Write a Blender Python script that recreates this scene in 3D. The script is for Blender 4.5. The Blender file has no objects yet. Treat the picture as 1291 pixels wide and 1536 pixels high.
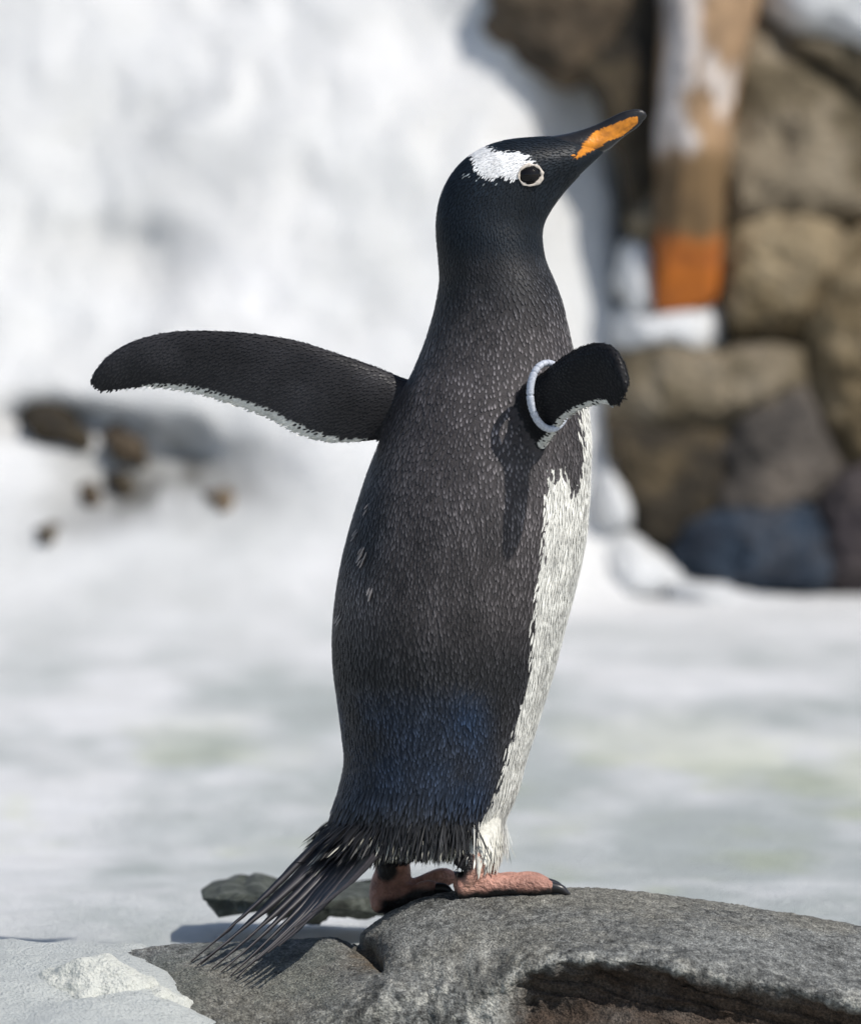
import bpy, bmesh, math
import numpy as np
from mathutils import Vector, kdtree
from mathutils.bvhtree import BVHTree

rng = np.random.default_rng(7)
scene = bpy.context.scene
COL = scene.collection

# ------------------------------------------------------------------ camera
F_PX = 9240.0                     # focal length in photo pixels (1536 tall)
CAM = np.array([0.0, -6.0, 0.95])
PITCH = math.atan((768 - 152) / F_PX)
cam_d = bpy.data.cameras.new('camera')
cam = bpy.data.objects.new('camera', cam_d)
COL.objects.link(cam)
cam.location = CAM
cam.rotation_euler = (math.pi / 2 - PITCH, 0, 0)
cam_d.sensor_fit = 'VERTICAL'
cam_d.sensor_height = 36.0
cam_d.lens = 36.0 * F_PX / 1536.0
cam_d.clip_start = 0.1
cam_d.clip_end = 2000
cam_d.dof.use_dof = True
cam_d.dof.focus_distance = 5.97
cam_d.dof.aperture_fstop = 5.4
scene.camera = cam

# ------------------------------------------------------------------ sky and sun
SUN_DIR = np.array([0.82, -0.62, 1.22]); SUN_DIR /= np.linalg.norm(SUN_DIR)
world = bpy.data.worlds.new('World')
scene.world = world
world.use_nodes = True
wn = world.node_tree
wn.nodes.clear()
sky = wn.nodes.new('ShaderNodeTexSky')
sky.sky_type = 'NISHITA'
sky.sun_disc = False
sky.sun_elevation = math.asin(SUN_DIR[2])
sky.sun_rotation = math.atan2(SUN_DIR[0], SUN_DIR[1])
bgn = wn.nodes.new('ShaderNodeBackground')
bgn.inputs['Strength'].default_value = 0.10
won = wn.nodes.new('ShaderNodeOutputWorld')
wn.links.new(sky.outputs[0], bgn.inputs[0])
wn.links.new(bgn.outputs[0], won.inputs[0])
sun_d = bpy.data.lights.new('sun', 'SUN')
sun_d.energy = 3.8
sun_d.angle = math.radians(0.53)
sun_d.color = (1.0, 0.955, 0.89)
sun = bpy.data.objects.new('sun', sun_d)
COL.objects.link(sun)
sun.rotation_euler = Vector(SUN_DIR).to_track_quat('Z', 'Y').to_euler()
sun.location = (3, -4, 6)

scene.view_settings.view_transform = 'Standard'
scene.view_settings.look = 'None'
scene.view_settings.gamma = 1.0
scene.view_settings.exposure = 0.17
scene.cycles.use_denoising = True
scene.cycles.max_bounces = 6

# ------------------------------------------------------------------ helpers
SP, CP = math.sin(PITCH), math.cos(PITCH)

def W(px, py, Y):
    """photo pixel + depth (metres behind the boulder crest) -> world point(s)"""
    px, py, Y = np.broadcast_arrays(np.asarray(px, float), np.asarray(py, float), np.asarray(Y, float))
    u = (px - 645.5) / F_PX
    v = -(py - 768.0) / F_PX
    d = np.stack([u, v * SP + CP, v * CP - SP], -1)
    t = (Y - CAM[1]) / d[..., 1]
    return CAM + d * t[..., None]

def proj(P):
    d = np.asarray(P, float) - CAM
    depth = d[..., 1] * CP - d[..., 2] * SP
    up = d[..., 1] * SP + d[..., 2] * CP
    return 645.5 + F_PX * d[..., 0] / depth, 768.0 - F_PX * up / depth

def _h(i, j, k, s):
    n = (i * 374761393 + j * 668265263 + k * 2147483647 + s * 974634541) & 0xFFFFFFFF
    n = ((n ^ (n >> 13)) * 1274126177) & 0xFFFFFFFF
    n = n ^ (n >> 16)
    return (n & 0xFFFF) / 65535.0

def vnoise(P, s=0):
    P = np.asarray(P, float)
    i = np.floor(P).astype(np.int64)
    f = P - i
    f = f * f * f * (f * (f * 6 - 15) + 10)
    r = 0
    for a in (0, 1):
        for b in (0, 1):
            for c in (0, 1):
                w = (f[..., 0] if a else 1 - f[..., 0]) * (f[..., 1] if b else 1 - f[..., 1]) * (f[..., 2] if c else 1 - f[..., 2])
                r = r + w * _h(i[..., 0] + a, i[..., 1] + b, i[..., 2] + c, s)
    return r * 2 - 1

def fbm(P, freq=1.0, octv=4, gain=0.5, s=0):
    P = np.asarray(P, float)
    r, a, t = 0, 1.0, 0
    for o in range(octv):
        r = r + a * vnoise(P * freq + 17.3 * o, s + o)
        t += a
        a *= gain
        freq *= 2.03
    return r / t

def sstep(a, b, x):
    t = np.clip((x - a) / (b - a), 0, 1)
    return t * t * (3 - 2 * t)

def cr(pts, n):
    """Catmull-Rom through rows of pts, n samples, chord-ish uniform parameter"""
    pts = np.asarray(pts, float)
    m = len(pts)
    ext = np.vstack([2 * pts[0] - pts[1], pts, 2 * pts[-1] - pts[-2]])
    t = np.linspace(0, m - 1, n)
    i = np.minimum(t.astype(int), m - 2)
    f = (t - i)[:, None]
    p0, p1, p2, p3 = ext[i], ext[i + 1], ext[i + 2], ext[i + 3]
    return 0.5 * ((2 * p1) + (-p0 + p2) * f + (2 * p0 - 5 * p1 + 4 * p2 - p3) * f ** 2 + (-p0 + 3 * p1 - 3 * p2 + p3) * f ** 3)

def nrm(v):
    return v / np.maximum(np.linalg.norm(v, axis=-1, keepdims=True), 1e-9)

def mesh_np(name, V, faces, smooth=True):
    """faces: (n,3) / (n,4) array or list of such arrays"""
    if not isinstance(faces, (list, tuple)):
        faces = [faces]
    me = bpy.data.meshes.new(name)
    V = np.asarray(V, np.float32)
    me.vertices.add(len(V))
    me.vertices.foreach_set('co', V.ravel())
    nl = sum(f.size for f in faces)
    npoly = sum(len(f) for f in faces)
    me.loops.add(nl)
    me.loops.foreach_set('vertex_index', np.concatenate([f.ravel() for f in faces]).astype(np.int32))
    me.polygons.add(npoly)
    st, c = [], 0
    for f in faces:
        st.append(c + np.arange(len(f)) * f.shape[1])
        c += f.size
    me.polygons.foreach_set('loop_start', np.concatenate(st).astype(np.int32))
    me.update(calc_edges=True)
    me.validate()
    if smooth:
        me.polygons.foreach_set('use_smooth', np.ones(len(me.polygons), bool))
    return me

def set_col(me, C, name='Col'):
    a = me.color_attributes.new(name, 'FLOAT_COLOR', 'POINT')
    C = np.asarray(C, np.float32)
    if C.shape[1] == 3:
        C = np.hstack([C, np.ones((len(C), 1), np.float32)])
    a.data.foreach_set('color', C.ravel())

def link(name, me, mat=None, parent=None, loc=None):
    o = bpy.data.objects.new(name, me)
    COL.objects.link(o)
    if mat is not None and me is not None:
        me.materials.append(mat)
    if parent is not None:
        o.parent = parent
        o.location = -Vector(parent.location) if loc is None else loc
    elif loc is not None:
        o.location = loc
    return o

def tag(o, label=None, cat=None, group=None, kind=None):
    if label: o['label'] = label
    if cat: o['category'] = cat
    if group: o['group'] = group
    if kind: o['kind'] = kind
    return o

def grid_faces(nu, nv, wrap_v=False):
    i = np.arange(nu - 1)[:, None]
    j = np.arange(nv if wrap_v else nv - 1)[None, :]
    j2 = (j + 1) % nv
    return np.stack([i * nv + j, i * nv + j2, (i + 1) * nv + j2, (i + 1) * nv + j], -1).reshape(-1, 4)

# ------------------------------------------------------------------ materials
def new_mat(name):
    m = bpy.data.materials.new(name)
    m.use_nodes = True
    nt = m.node_tree
    b = nt.nodes['Principled BSDF']
    return m, nt, b

def N(nt, kind, **kw):
    n = nt.nodes.new(kind)
    for k, v in kw.items():
        if k in n.inputs.keys():
            n.inputs[k].default_value = v
        else:
            setattr(n, k, v)
    return n

def ramp(nt, stops):
    r = nt.nodes.new('ShaderNodeValToRGB')
    e = r.color_ramp.elements
    while len(e) < len(stops):
        e.new(0.5)
    for k, (p, c) in enumerate(stops):
        e[k].position = p
        e[k].color = (*c, 1)
    return r

def mixc(nt, fac, a, b, mode='MIX'):
    m = nt.nodes.new('ShaderNodeMix')
    m.data_type = 'RGBA'
    m.blend_type = mode
    for sock, v in ((m.inputs[0], fac), (m.inputs[6], a), (m.inputs[7], b)):
        if isinstance(v, (int, float)):
            sock.default_value = v
        elif isinstance(v, tuple):
            sock.default_value = (*v, 1)
        else:
            nt.links.new(v, sock)
    return m.outputs[2]

def bump(nt, b, h, strength, dist, prev=None):
    n = nt.nodes.new('ShaderNodeBump')
    n.inputs['Strength'].default_value = strength
    n.inputs['Distance'].default_value = dist
    nt.links.new(h, n.inputs['Height'])
    if prev is not None:
        nt.links.new(prev, n.inputs['Normal'])
    nt.links.new(n.outputs[0], b.inputs['Normal'])
    return n.outputs[0]

def gen_mat(name, stops, scale, rough=0.85, bscale=None, bdist=0.004, detail=8, stops2=None, scale2=3.0, fac2=0.5):
    m, nt, b = new_mat(name)
    geo = nt.nodes.new('ShaderNodeNewGeometry')
    n1 = N(nt, 'ShaderNodeTexNoise', Scale=scale, Detail=detail, Roughness=0.62)
    nt.links.new(geo.outputs['Position'], n1.inputs['Vector'])
    r1 = ramp(nt, stops)
    nt.links.new(n1.outputs[0], r1.inputs[0])
    c = r1.outputs[0]
    if stops2:
        n2 = N(nt, 'ShaderNodeTexNoise', Scale=scale2, Detail=4)
        nt.links.new(geo.outputs['Position'], n2.inputs['Vector'])
        r2 = ramp(nt, stops2)
        nt.links.new(n2.outputs[0], r2.inputs[0])
        c = mixc(nt, fac2, c, r2.outputs[0])
    nt.links.new(c, b.inputs['Base Color'])
    b.inputs['Roughness'].default_value = rough
    n3 = N(nt, 'ShaderNodeTexNoise', Scale=bscale or scale * 3, Detail=8, Roughness=0.65)
    nt.links.new(geo.outputs['Position'], n3.inputs['Vector'])
    bump(nt, b, n3.outputs[0], 0.8, bdist)
    return m

def stone_mat(name, lo, mid, hi, hue=None):
    return gen_mat(name, [(0.40, lo), (0.5, mid), (0.61, hi)], 11.0, 0.9, 30, 0.05,
                   stops2=[(0.42, lo), (0.5, mid), (0.58, hue or hi)], scale2=5.0, fac2=0.55)

# snow and slush, tinted by a position-driven wetness attribute (vertex colours hold dirt, not light)
def snow_material():
    m, nt, b = new_mat('snow')
    at = N(nt, 'ShaderNodeVertexColor', layer_name='Col')
    geo = nt.nodes.new('ShaderNodeNewGeometry')
    n1 = N(nt, 'ShaderNodeTexNoise', Scale=5.0, Detail=6, Roughness=0.6)
    nt.links.new(geo.outputs['Position'], n1.inputs['Vector'])
    r1 = ramp(nt, [(0.3, (0.86, 0.86, 0.85)), (0.7, (1.0, 1.0, 1.0))])
    nt.links.new(n1.outputs[0], r1.inputs[0])
    c = mixc(nt, 1.0, at.outputs[0], r1.outputs[0], 'MULTIPLY')
    nt.links.new(c, b.inputs['Base Color'])
    b.inputs['Roughness'].default_value = 0.55
    b.inputs['Specular IOR Level'].default_value = 0.25
    n2 = N(nt, 'ShaderNodeTexNoise', Scale=38.0, Detail=8, Roughness=0.7)
    nt.links.new(geo.outputs['Position'], n2.inputs['Vector'])
    p = bump(nt, b, n2.outputs[0], 0.8, 0.018)
    n3 = N(nt, 'ShaderNodeTexVoronoi', Scale=300.0)
    nt.links.new(geo.outputs['Position'], n3.inputs['Vector'])
    bump(nt, b, n3.outputs['Distance'], 0.5, 0.003, p)
    return m
M_SNOW = snow_material()

def vcol_mat(name, rough, spec=0.5, noise=0.0, nscale=200, bs=None, bd=0.001, sheen=0.0, bstrength=0.5):
    m, nt, b = new_mat(name)
    at = N(nt, 'ShaderNodeVertexColor', layer_name='Col')
    c = at.outputs[0]
    geo = nt.nodes.new('ShaderNodeNewGeometry')
    if noise:
        n1 = N(nt, 'ShaderNodeTexNoise', Scale=nscale, Detail=4)
        nt.links.new(geo.outputs['Position'], n1.inputs['Vector'])
        r1 = ramp(nt, [(0.3, (1 - noise,) * 3), (0.7, (1 + noise,) * 3)])
        nt.links.new(n1.outputs[0], r1.inputs[0])
        c = mixc(nt, 1.0, c, r1.outputs[0], 'MULTIPLY')
    nt.links.new(c, b.inputs['Base Color'])
    b.inputs['Roughness'].default_value = rough
    b.inputs['Specular IOR Level'].default_value = spec
    if sheen:
        b.inputs['Sheen Weight'].default_value = sheen
    if bs:
        n2 = N(nt, 'ShaderNodeTexNoise', Scale=bs, Detail=6)
        nt.links.new(geo.outputs['Position'], n2.inputs['Vector'])
        bump(nt, b, n2.outputs[0], bstrength, bd)
    return m

M_BODY = vcol_mat('plumage_base', 0.7, 0.25, 0.2, 300, 500, 0.001)
M_FEATHER = vcol_mat('feather', 0.5, 0.28, 0.25, 60)
M_SKIN = vcol_mat('foot_skin', 0.5, 0.4, 0.28, 90, 260, 0.004, bstrength=0.9)
M_BEAK = vcol_mat('beak_keratin', 0.3, 0.5, 0.15, 120, 420, 0.0006)
M_TAIL = vcol_mat('tail_feather', 0.45, 0.4, 0.2, 120)

def plain(name, col, rough, spec=0.5, bs=None, bd=0.001):
    return vcol_const(name, col, rough, spec, bs, bd)
def vcol_const(name, col, rough, spec, bs, bd):
    m, nt, b = new_mat(name)
    geo = nt.nodes.new('ShaderNodeNewGeometry')
    n1 = N(nt, 'ShaderNodeTexNoise', Scale=bs or 80, Detail=4)
    nt.links.new(geo.outputs['Position'], n1.inputs['Vector'])
    r1 = ramp(nt, [(0.3, tuple(0.75 * x for x in col)), (0.7, tuple(min(1, 1.15 * x) for x in col))])
    nt.links.new(n1.outputs[0], r1.inputs[0])
    nt.links.new(r1.outputs[0], b.inputs['Base Color'])
    b.inputs['Roughness'].default_value = rough
    b.inputs['Specular IOR Level'].default_value = spec
    bump(nt, b, n1.outputs[0], 0.3, bd)
    return m
M_EYE = plain('eye_dark', (0.008, 0.007, 0.007), 0.04, 0.25, 300, 0.00002)
M_EYERING = plain('eye_ring', (0.62, 0.55, 0.48), 0.6, 0.3, 500, 0.0006)
M_CLAW = plain('claw', (0.018, 0.017, 0.018), 0.35, 0.5, 400, 0.0003)
M_BAND = plain('band_plastic', (0.50, 0.53, 0.60), 0.5, 0.4, 500, 0.0003)

# ------------------------------------------------------------------ snow ground and bank
def axis(dense0, dense1, step, far0, far1, growth=1.16):
    a = list(np.arange(dense0, dense1 + 1e-9, step))
    s = step
    x = a[-1]
    while x < far1:
        s *= growth
        x += s
        a.append(x)
    s = step
    x = a[0]
    pre = []
    while x > far0:
        s *= growth
        x -= s
        pre.append(x)
    return np.array(pre[::-1] + a)

gx = axis(-1.15, 1.15, 0.016, -70, 70)
gy = np.concatenate([axis(-0.6, 0.8, 0.014, -9, 0.81)[:-1], np.arange(0.85, 4.8, 0.035), axis(4.8, 8.6, 0.022, 4.8, 90)[1:]])
gy = np.unique(np.round(gy, 5))

def ground_z(x, y):
    x, y = np.broadcast_arrays(x, y)
    P = np.stack([x, y, 0 * x], -1)
    z = 0.012 * fbm(P, 1.6, 5, 0.55, 3) + 0.004 * fbm(P, 14, 3, 0.6, 9)
    # raised apron round the boulder
    z = z + 0.072 * sstep(1.9, 0.5, y) * sstep(-1.6, -0.9, y)
    # drift that laps over the low end of the boulder
    dr = sstep(-0.185, -0.30, x + 0.03 * fbm(P, 9, 3, 0.5, 5)) * sstep(-0.75, -0.3, y) * sstep(0.32, 0.02, y)
    z = z + dr * (0.040 + 0.02 * fbm(P, 8, 4, 0.55, 21))
    # bank behind
    k = sstep(0.02, 0.30, x)
    base = 5.46 + 0.40 * k + 0.50 * sstep(0.34, 0.46, x) + 0.10 * fbm(P, 1.3, 3, 0.5, 31) + 0.5 * sstep(1.6, 8, np.abs(x))
    sl = 1.25 + 0.80 * k + 1.4 * sstep(0.34, 0.46, x)
    wd = 0.20 - 0.12 * k
    rise = np.logaddexp(0, (y - base) / wd) * wd
    bz = rise * sl
    bz = np.where(bz > 2.0, 2.0 + (bz - 2.0) * 0.10, bz)
    soft = sstep(-0.35, 0.5, y - base)
    lump = 0.085 * fbm(P, 2.3, 4, 0.55, 41) + 0.060 * fbm(P, 6.5, 4, 0.6, 47)
    return z + bz + 0.15 * lump * soft, soft

X, Y = np.meshgrid(gx, gy, indexing='ij')
Z, SOFT = ground_z(X, Y)
V = np.stack([X, Y, Z], -1)
# lumps pushed out of the bank face, measured in the face itself so that they are round
lm = 0.075 * fbm(V, 2.6, 4, 0.55, 41) + 0.026 * fbm(V, 7.0, 4, 0.6, 47)
V[..., 1] -= 0.85 * lm * SOFT
V[..., 2] += 0.4 * lm * SOFT
V[..., 0] += 0.09 * SOFT * fbm(np.stack([0 * X, 0.3 * Y, Z], -1), 4.5, 3, 0.6, 53) * sstep(1.2, 0.6, np.abs(X))
pxg, pyg = proj(V)
# hollows in the bank
def dent(cx, cy, rx, ry, depth):
    g = np.exp(-(((pxg - cx) / rx) ** 2 + ((pyg - cy) / ry) ** 2)) * (Y > 4.6)
    return g * depth
hol = dent(180, 370, 120, 45, 0.7) + dent(240, 420, 70, 30, 0.5)
hol2 = dent(80, 635, 90, 26, 1.0) + dent(210, 690, 120, 62, 1.15) + dent(150, 740, 90, 40, 0.8) + dent(330, 725, 95, 60, 0.65) + dent(110, 785, 80, 25, 0.5)
V[..., 1] += 0.10 * hol + 0.12 * hol2
P2 = np.stack([X, Y, Z], -1)
dirt = np.clip(0.95 * hol2 * (0.72 + 1.3 * fbm(P2, 9, 4, 0.6, 77)) + 0.20 * hol, 0, 0.92)
wn_ = fbm(P2 * [1, 0.33, 1], 6.0, 5, 0.6, 61) + 0.6 * fbm(P2 * [1, 0.3, 1], 2.0, 3, 0.5, 63)
wet = np.clip(sstep(5.9, 3.6, Y) * (0.55 + 1.25 * wn_) + 0.10 + 0.25 * fbm(P2, 3, 4, .6, 65), 0, 1)
yel = sstep(0.10, 0.5, fbm(P2 * [1, 0.4, 1], 3.2, 4, 0.6, 91)) * sstep(4.0, 2.4, Y) * sstep(0.5, 0.9, Y)
white = np.array([0.86, 0.86, 0.86])
slush = np.array([0.50, 0.535, 0.52])
C = white * (1 - wet[..., None]) + slush * wet[..., None]
C = C * (1 - yel[..., None] * np.array([0.07, 0.05, 0.22]))
near = sstep(0.35, 0.0, Y)[..., None]
C = C * (1 - near) + np.array([0.60, 0.625, 0.605]) * near
C = C * (1 - dirt[..., None]) + np.array([0.15, 0.145, 0.13]) * dirt[..., None]
me = mesh_np('snow_ground', V.reshape(-1, 3), grid_faces(len(gx), len(gy))[:, ::-1])
set_col(me, C.reshape(-1, 3))
tag(link('snow_ground', me, M_SNOW), kind='structure')
bank_bvh = BVHTree.FromPolygons([tuple(p) for p in V.reshape(-1, 3)], [tuple(f) for f in grid_faces(len(gx), len(gy))[:, ::-1].tolist()])

# ------------------------------------------------------------------ rocks
def resample(poly, n):
    poly = np.asarray(poly, float)
    # round the corners (Chaikin) then resample evenly
    for _ in range(2):
        nx = np.roll(poly, -1, 0)
        poly = np.stack([0.86 * poly + 0.14 * nx, 0.14 * poly + 0.86 * nx], 1).reshape(-1, 2)
    cl = np.vstack([poly, poly[:1]])
    d = np.r_[0, np.cumsum(np.linalg.norm(np.diff(cl, axis=0), axis=1))]
    t = np.linspace(0, d[-1], n, endpoint=False)
    return np.stack([np.interp(t, d, cl[:, 0]), np.interp(t, d, cl[:, 1])], 1)

def rock_from_outline(poly, Yf, thick, seed, n=48, rings=12, lean=0.0, rough=0.02, back=0.25, flat=3.0):
    """closed stone: an outline given in photo pixels, placed at depth Yf, with a domed face and a real body behind"""
    pl = resample(poly, n)
    c = pl.mean(0)
    rows = []
    rr = np.linspace(0.02, 1, rings)
    for r in rr:
        q = c + (pl - c) * r
        dep = thick * (r ** flat)
        rows.append(W(q[:, 0], q[:, 1], Yf + dep))
    for kx, ky in ((1.0, back * 0.5), (0.9, back), (0.4, back * 1.05), (0.02, back * 1.06)):
        q = c + (pl - c) * kx
        rows.append(W(q[:, 0], q[:, 1], Yf + thick) + np.array([0, ky, 0]))
    V = np.array(rows)
    if lean:
        z0 = V[..., 2]
        V[..., 1] += lean * z0
    nu = len(rows)
    rg = 1 - 2 * np.abs(fbm(V, 9, 4, 0.6, seed + 9))
    dis = rough * fbm(V, 6, 4, 0.55, seed) + rough * 0.6 * rg + rough * 0.5 * fbm(V, 22, 4, 0.65, seed + 3)
    cen = V.reshape(-1, 3).mean(0)
    dirv = nrm(V - cen)
    V = V + dirv * dis[..., None]
    return V.reshape(-1, 3), grid_faces(nu, n, True)

M_ST = {
 'brown': stone_mat('stone_brown', (0.0480, 0.0350, 0.0218), (0.1120, 0.0798, 0.0476), (0.2080, 0.1520, 0.0952)),
 'umber': stone_mat('stone_umber', (0.0144, 0.0106, 0.0061), (0.0440, 0.0327, 0.0177), (0.1360, 0.0988, 0.0510)),
 'olive': stone_mat('stone_olive', (0.0800, 0.0623, 0.0340), (0.2000, 0.1596, 0.0986), (0.3680, 0.3040, 0.2176)),
 'tan': stone_mat('stone_tan', (0.0800, 0.0578, 0.0272), (0.1920, 0.1406, 0.0714), (0.3840, 0.3040, 0.1904)),
 'grey': stone_mat('stone_grey', (0.0560, 0.0486, 0.0422), (0.1120, 0.0950, 0.0802), (0.2000, 0.1672, 0.1360)),
 'blue': stone_mat('stone_blue', (0.0096, 0.0182, 0.0340), (0.0256, 0.0471, 0.0782), (0.0720, 0.0760, 0.0884)),
 'mauve': stone_mat('stone_mauve', (0.0400, 0.0319, 0.0367), (0.0800, 0.0646, 0.0646), (0.1360, 0.1064, 0.0952)),
 'dark': stone_mat('stone_joint', (0.0144, 0.0114, 0.0075), (0.0320, 0.0258, 0.0170), (0.0560, 0.0441, 0.0286)),
}
# upright stone: banded by height, pale lime streaks above, rust at its foot
def post_material():
    m, nt, b = new_mat('stained_upright_stone')
    at = N(nt, 'ShaderNodeVertexColor', layer_name='Col')
    nt.links.new(at.outputs[0], b.inputs['Base Color'])
    b.inputs['Roughness'].default_value = 0.85
    geo = nt.nodes.new('ShaderNodeNewGeometry')
    n = N(nt, 'ShaderNodeTexNoise', Scale=30, Detail=8)
    nt.links.new(geo.outputs['Position'], n.inputs['Vector'])
    bump(nt, b, n.outputs[0], 0.7, 0.01)
    return m
M_POST = post_material()

wall = link('rock_wall', None, loc=tuple(W(1150, 880, 6.0)))
tag(wall, 'wall of stacked brown and grey boulders rising out of the snow', 'rock wall')
LEAN = 0.28
YW = 5.86
stones = [
 # outline, depth offset, thickness, material
 ([(728, -20), (745, 45), (790, 80), (850, 105), (905, 95), (950, 40), (960, -60), (850, -50), (750, -40)], 0.02, 0.10, 'brown'),
 ([(880, 95), (915, 150), (945, 235), (948, 330), (962, 352), (1000, 340), (1010, 150), (1010, -40), (960, -40), (925, 60)], 0.02, 0.08, 'umber'),
 ([(962, 350), (985, 420), (1010, 420), (1010, 300), (985, 280)], 0.0, 0.05, 'olive'),
 ([(1118, 90), (1150, 40), (1200, 75), (1290, 135), (1330, 200), (1320, 320), (1200, 322), (1130, 328), (1098, 345), (1098, 250)], 0.00, 0.10, 'olive'),
 ([(1200, 62), (1240, 40), (1340, 60), (1400, 160), (1300, 130)], -0.02, 0.07, 'olive'),
 ([(1092, 400), (1110, 355), (1160, 332), (1240, 340), (1268, 372), (1250, 440), (1228, 492), (1150, 502), (1096, 480)], -0.05, 0.12, 'tan'),
 ([(1232, 470), (1262, 385), (1330, 350), (1400, 420), (1400, 690), (1290, 720), (1245, 650), (1228, 550)], -0.06, 0.10, 'tan'),
 ([(935, 545), (965, 520), (1060, 530), (1150, 510), (1212, 525), (1225, 570), (1160, 625), (1080, 650), (980, 650), (925, 620)], -0.06, 0.12, 'olive'),
 ([(918, 640), (980, 645), (1075, 655), (1085, 700), (1060, 775), (1010, 845), (965, 825), (938, 780), (935, 720)], -0.07, 0.12, 'umber'),
 ([(1085, 700), (1120, 640), (1190, 590), (1235, 620), (1252, 700), (1215, 765), (1120, 800), (1060, 790)], -0.08, 0.12, 'grey'),
 ([(1012, 845), (1045, 785), (1120, 770), (1205, 760), (1245, 800), (1240, 880), (1170, 890), (1095, 890), (1050, 868)], -0.12, 0.12, 'blue'),
 ([(1225, 760), (1265, 715), (1340, 710), (1420, 760), (1400, 900), (1300, 900), (1240, 885)], -0.10, 0.12, 'mauve'),
]
for k, (poly, dy, th, mt) in enumerate(stones):
    pc = np.mean(poly, 0)
    poly = pc + (np.array(poly, float) - pc) * 1.09
    Vs, Fs = rock_from_outline(poly, YW + dy, th * 0.8, 100 + k * 7, n=80, rings=24, lean=LEAN, rough=0.036, flat=4.5)
    me = mesh_np('stone', Vs, Fs)
    link('stone', me, M_ST[mt], wall)
# the wall runs on beyond the frame
r2 = np.random.default_rng(5)
cells = []
for row in range(9):
    for colm in range(9):
        x0, y0 = 940 + colm * 185 + (row % 2) * 80, -620 + row * 170
        if (y0 + 170 > -40 and x0 < 1395) or y0 < -300 or (x0 < 1150 and y0 < -160):
            continue
        cells.append((x0, y0))
for k, (x0, y0) in enumerate(cells):
    j = lambda: r2.uniform(-30, 30)
    x0 += r2.uniform(-30, 30); y0 += r2.uniform(-26, 26)
    poly = [(x0 + 6 + j(), y0 + 8 + j()), (x0 + 95 + j(), y0 + 2 + j()), (x0 + 178 + j(), y0 + 8 + j()), (x0 + 182 + j(), y0 + 90 + j()),
            (x0 + 176 + j(), y0 + 160 + j()), (x0 + 90 + j(), y0 + 168 + j()), (x0 + 8 + j(), y0 + 160 + j()), (x0 + 3 + j(), y0 + 80 + j())]
    pc = np.mean(poly, 0)
    poly = pc + (np.array(poly) - pc) * r2.uniform(0.95, 1.3)
    Vs, Fs = rock_from_outline(poly, YW + r2.uniform(-0.08, 0.04), 0.10, 400 + k * 5, n=40, rings=10, lean=LEAN, rough=0.036, flat=4.5)
    link('stone', mesh_np('stone', Vs, Fs), M_ST[['brown', 'olive', 'tan', 'grey', 'umber'][k % 5]], wall)
# rock mass behind the joints
poly = [(790, -100), (800, 10), (900, 70), (960, 200), (965, 330), (1000, 420), (1090, 500), (960, 540), (940, 640), (960, 780), (1030, 845), (1120, 885), (2300, 900), (2300, -300), (1100, -300)]
Vs, Fs = rock_from_outline(poly, YW + 0.10, 0.05, 900, n=90, rings=26, lean=LEAN, rough=0.03, flat=8)
link('rock_mass', mesh_np('rock_mass', Vs, Fs), M_ST['dark'], wall)

# narrow upright stone
poly = [(1012, -160), (1000, 40), (994, 180), (990, 300), (986, 400), (984, 474), (1030, 466), (1080, 462), (1088, 380), (1100, 240), (1118, 120), (1150, 10), (1155, -150)]
Vs, Fs = rock_from_outline(poly, YW - 0.12, 0.10, 700, n=90, rings=40, lean=LEAN, rough=0.010, flat=2.5)
me = mesh_np('upright_stone', Vs, Fs)
qx, qy = proj(Vs)
nz = fbm(Vs, 9, 4, 0.6, 55)
nz2 = fbm(Vs * [1, 1, 0.45], 16, 4, 0.6, 57)
tanc, limec, brownc, rustc = (np.array(c) for c in ((0.28, 0.18, 0.10), (0.55, 0.49, 0.45), (0.125, 0.076, 0.032), (0.42, 0.118, 0.008)))
C = np.tile(tanc, (len(Vs), 1))
lime = sstep(0.0, 0.25, nz2 + 0.75 * sstep(240, 215, qy) * np.exp(-((qx - 1020) / 28) ** 2) + 0.45 * np.exp(-((qx - 1075) / 22) ** 2 - ((qy - 130) / 70) ** 2) - 0.16) * sstep(245, 225, qy + 25 * nz)
C = C * (1 - lime[:, None]) + limec * lime[:, None]
br = sstep(215, 255, qy + 30 * nz)
C = C * (1 - br[:, None]) + brownc * br[:, None]
ru = sstep(345, 375, qy + 30 * nz2)
C = C * (1 - ru[:, None]) + rustc * (1 + 0.5 * nz2[:, None]) * ru[:, None]
C = C * (1 + 0.45 * nz + 0.5 * fbm(Vs, 28, 4, .65, 59))[:, None]
set_col(me, np.clip(C, 0.01, 1))
link('upright_stone', me, M_POST, wall)['label'] = 'narrow upright stone with pale lime streaks and rust orange foot'

def snow_lump(poly, Yf, thick, seed, label, lean=LEAN, name='snow_patch', rough=0.02, n=60, rings=16, cat='snow'):
    Vs, Fs = rock_from_outline(poly, Yf, thick, seed, n=n, rings=rings, lean=lean, rough=rough)
    me = mesh_np(name, Vs, Fs)
    set_col(me, np.tile([0.80, 0.81, 0.82], (len(Vs), 1)))
    return tag(link(name, me, M_SNOW), label, cat)
snow_lump([(930, 470), (985, 468), (1040, 466), (1086, 462), (1088, 515), (1060, 535), (1000, 528), (925, 535)], YW - 0.03, 0.10, 800,
          'small pocket of snow lying under the rust orange upright stone')
snow_lump([(1160, -60), (1165, 20), (1195, 45), (1250, 55), (1320, 95), (1420, 100), (1420, -80)], YW - 0.05, 0.10, 820,
          'snow cap lying on the olive stones at the wall top')
snow_lump([(938, 370), (965, 352), (990, 372), (992, 430), (990, 480), (950, 490), (930, 430)], YW - 0.02, 0.10, 840,
          'snow spill beside the rust orange foot of the upright stone')
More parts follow.
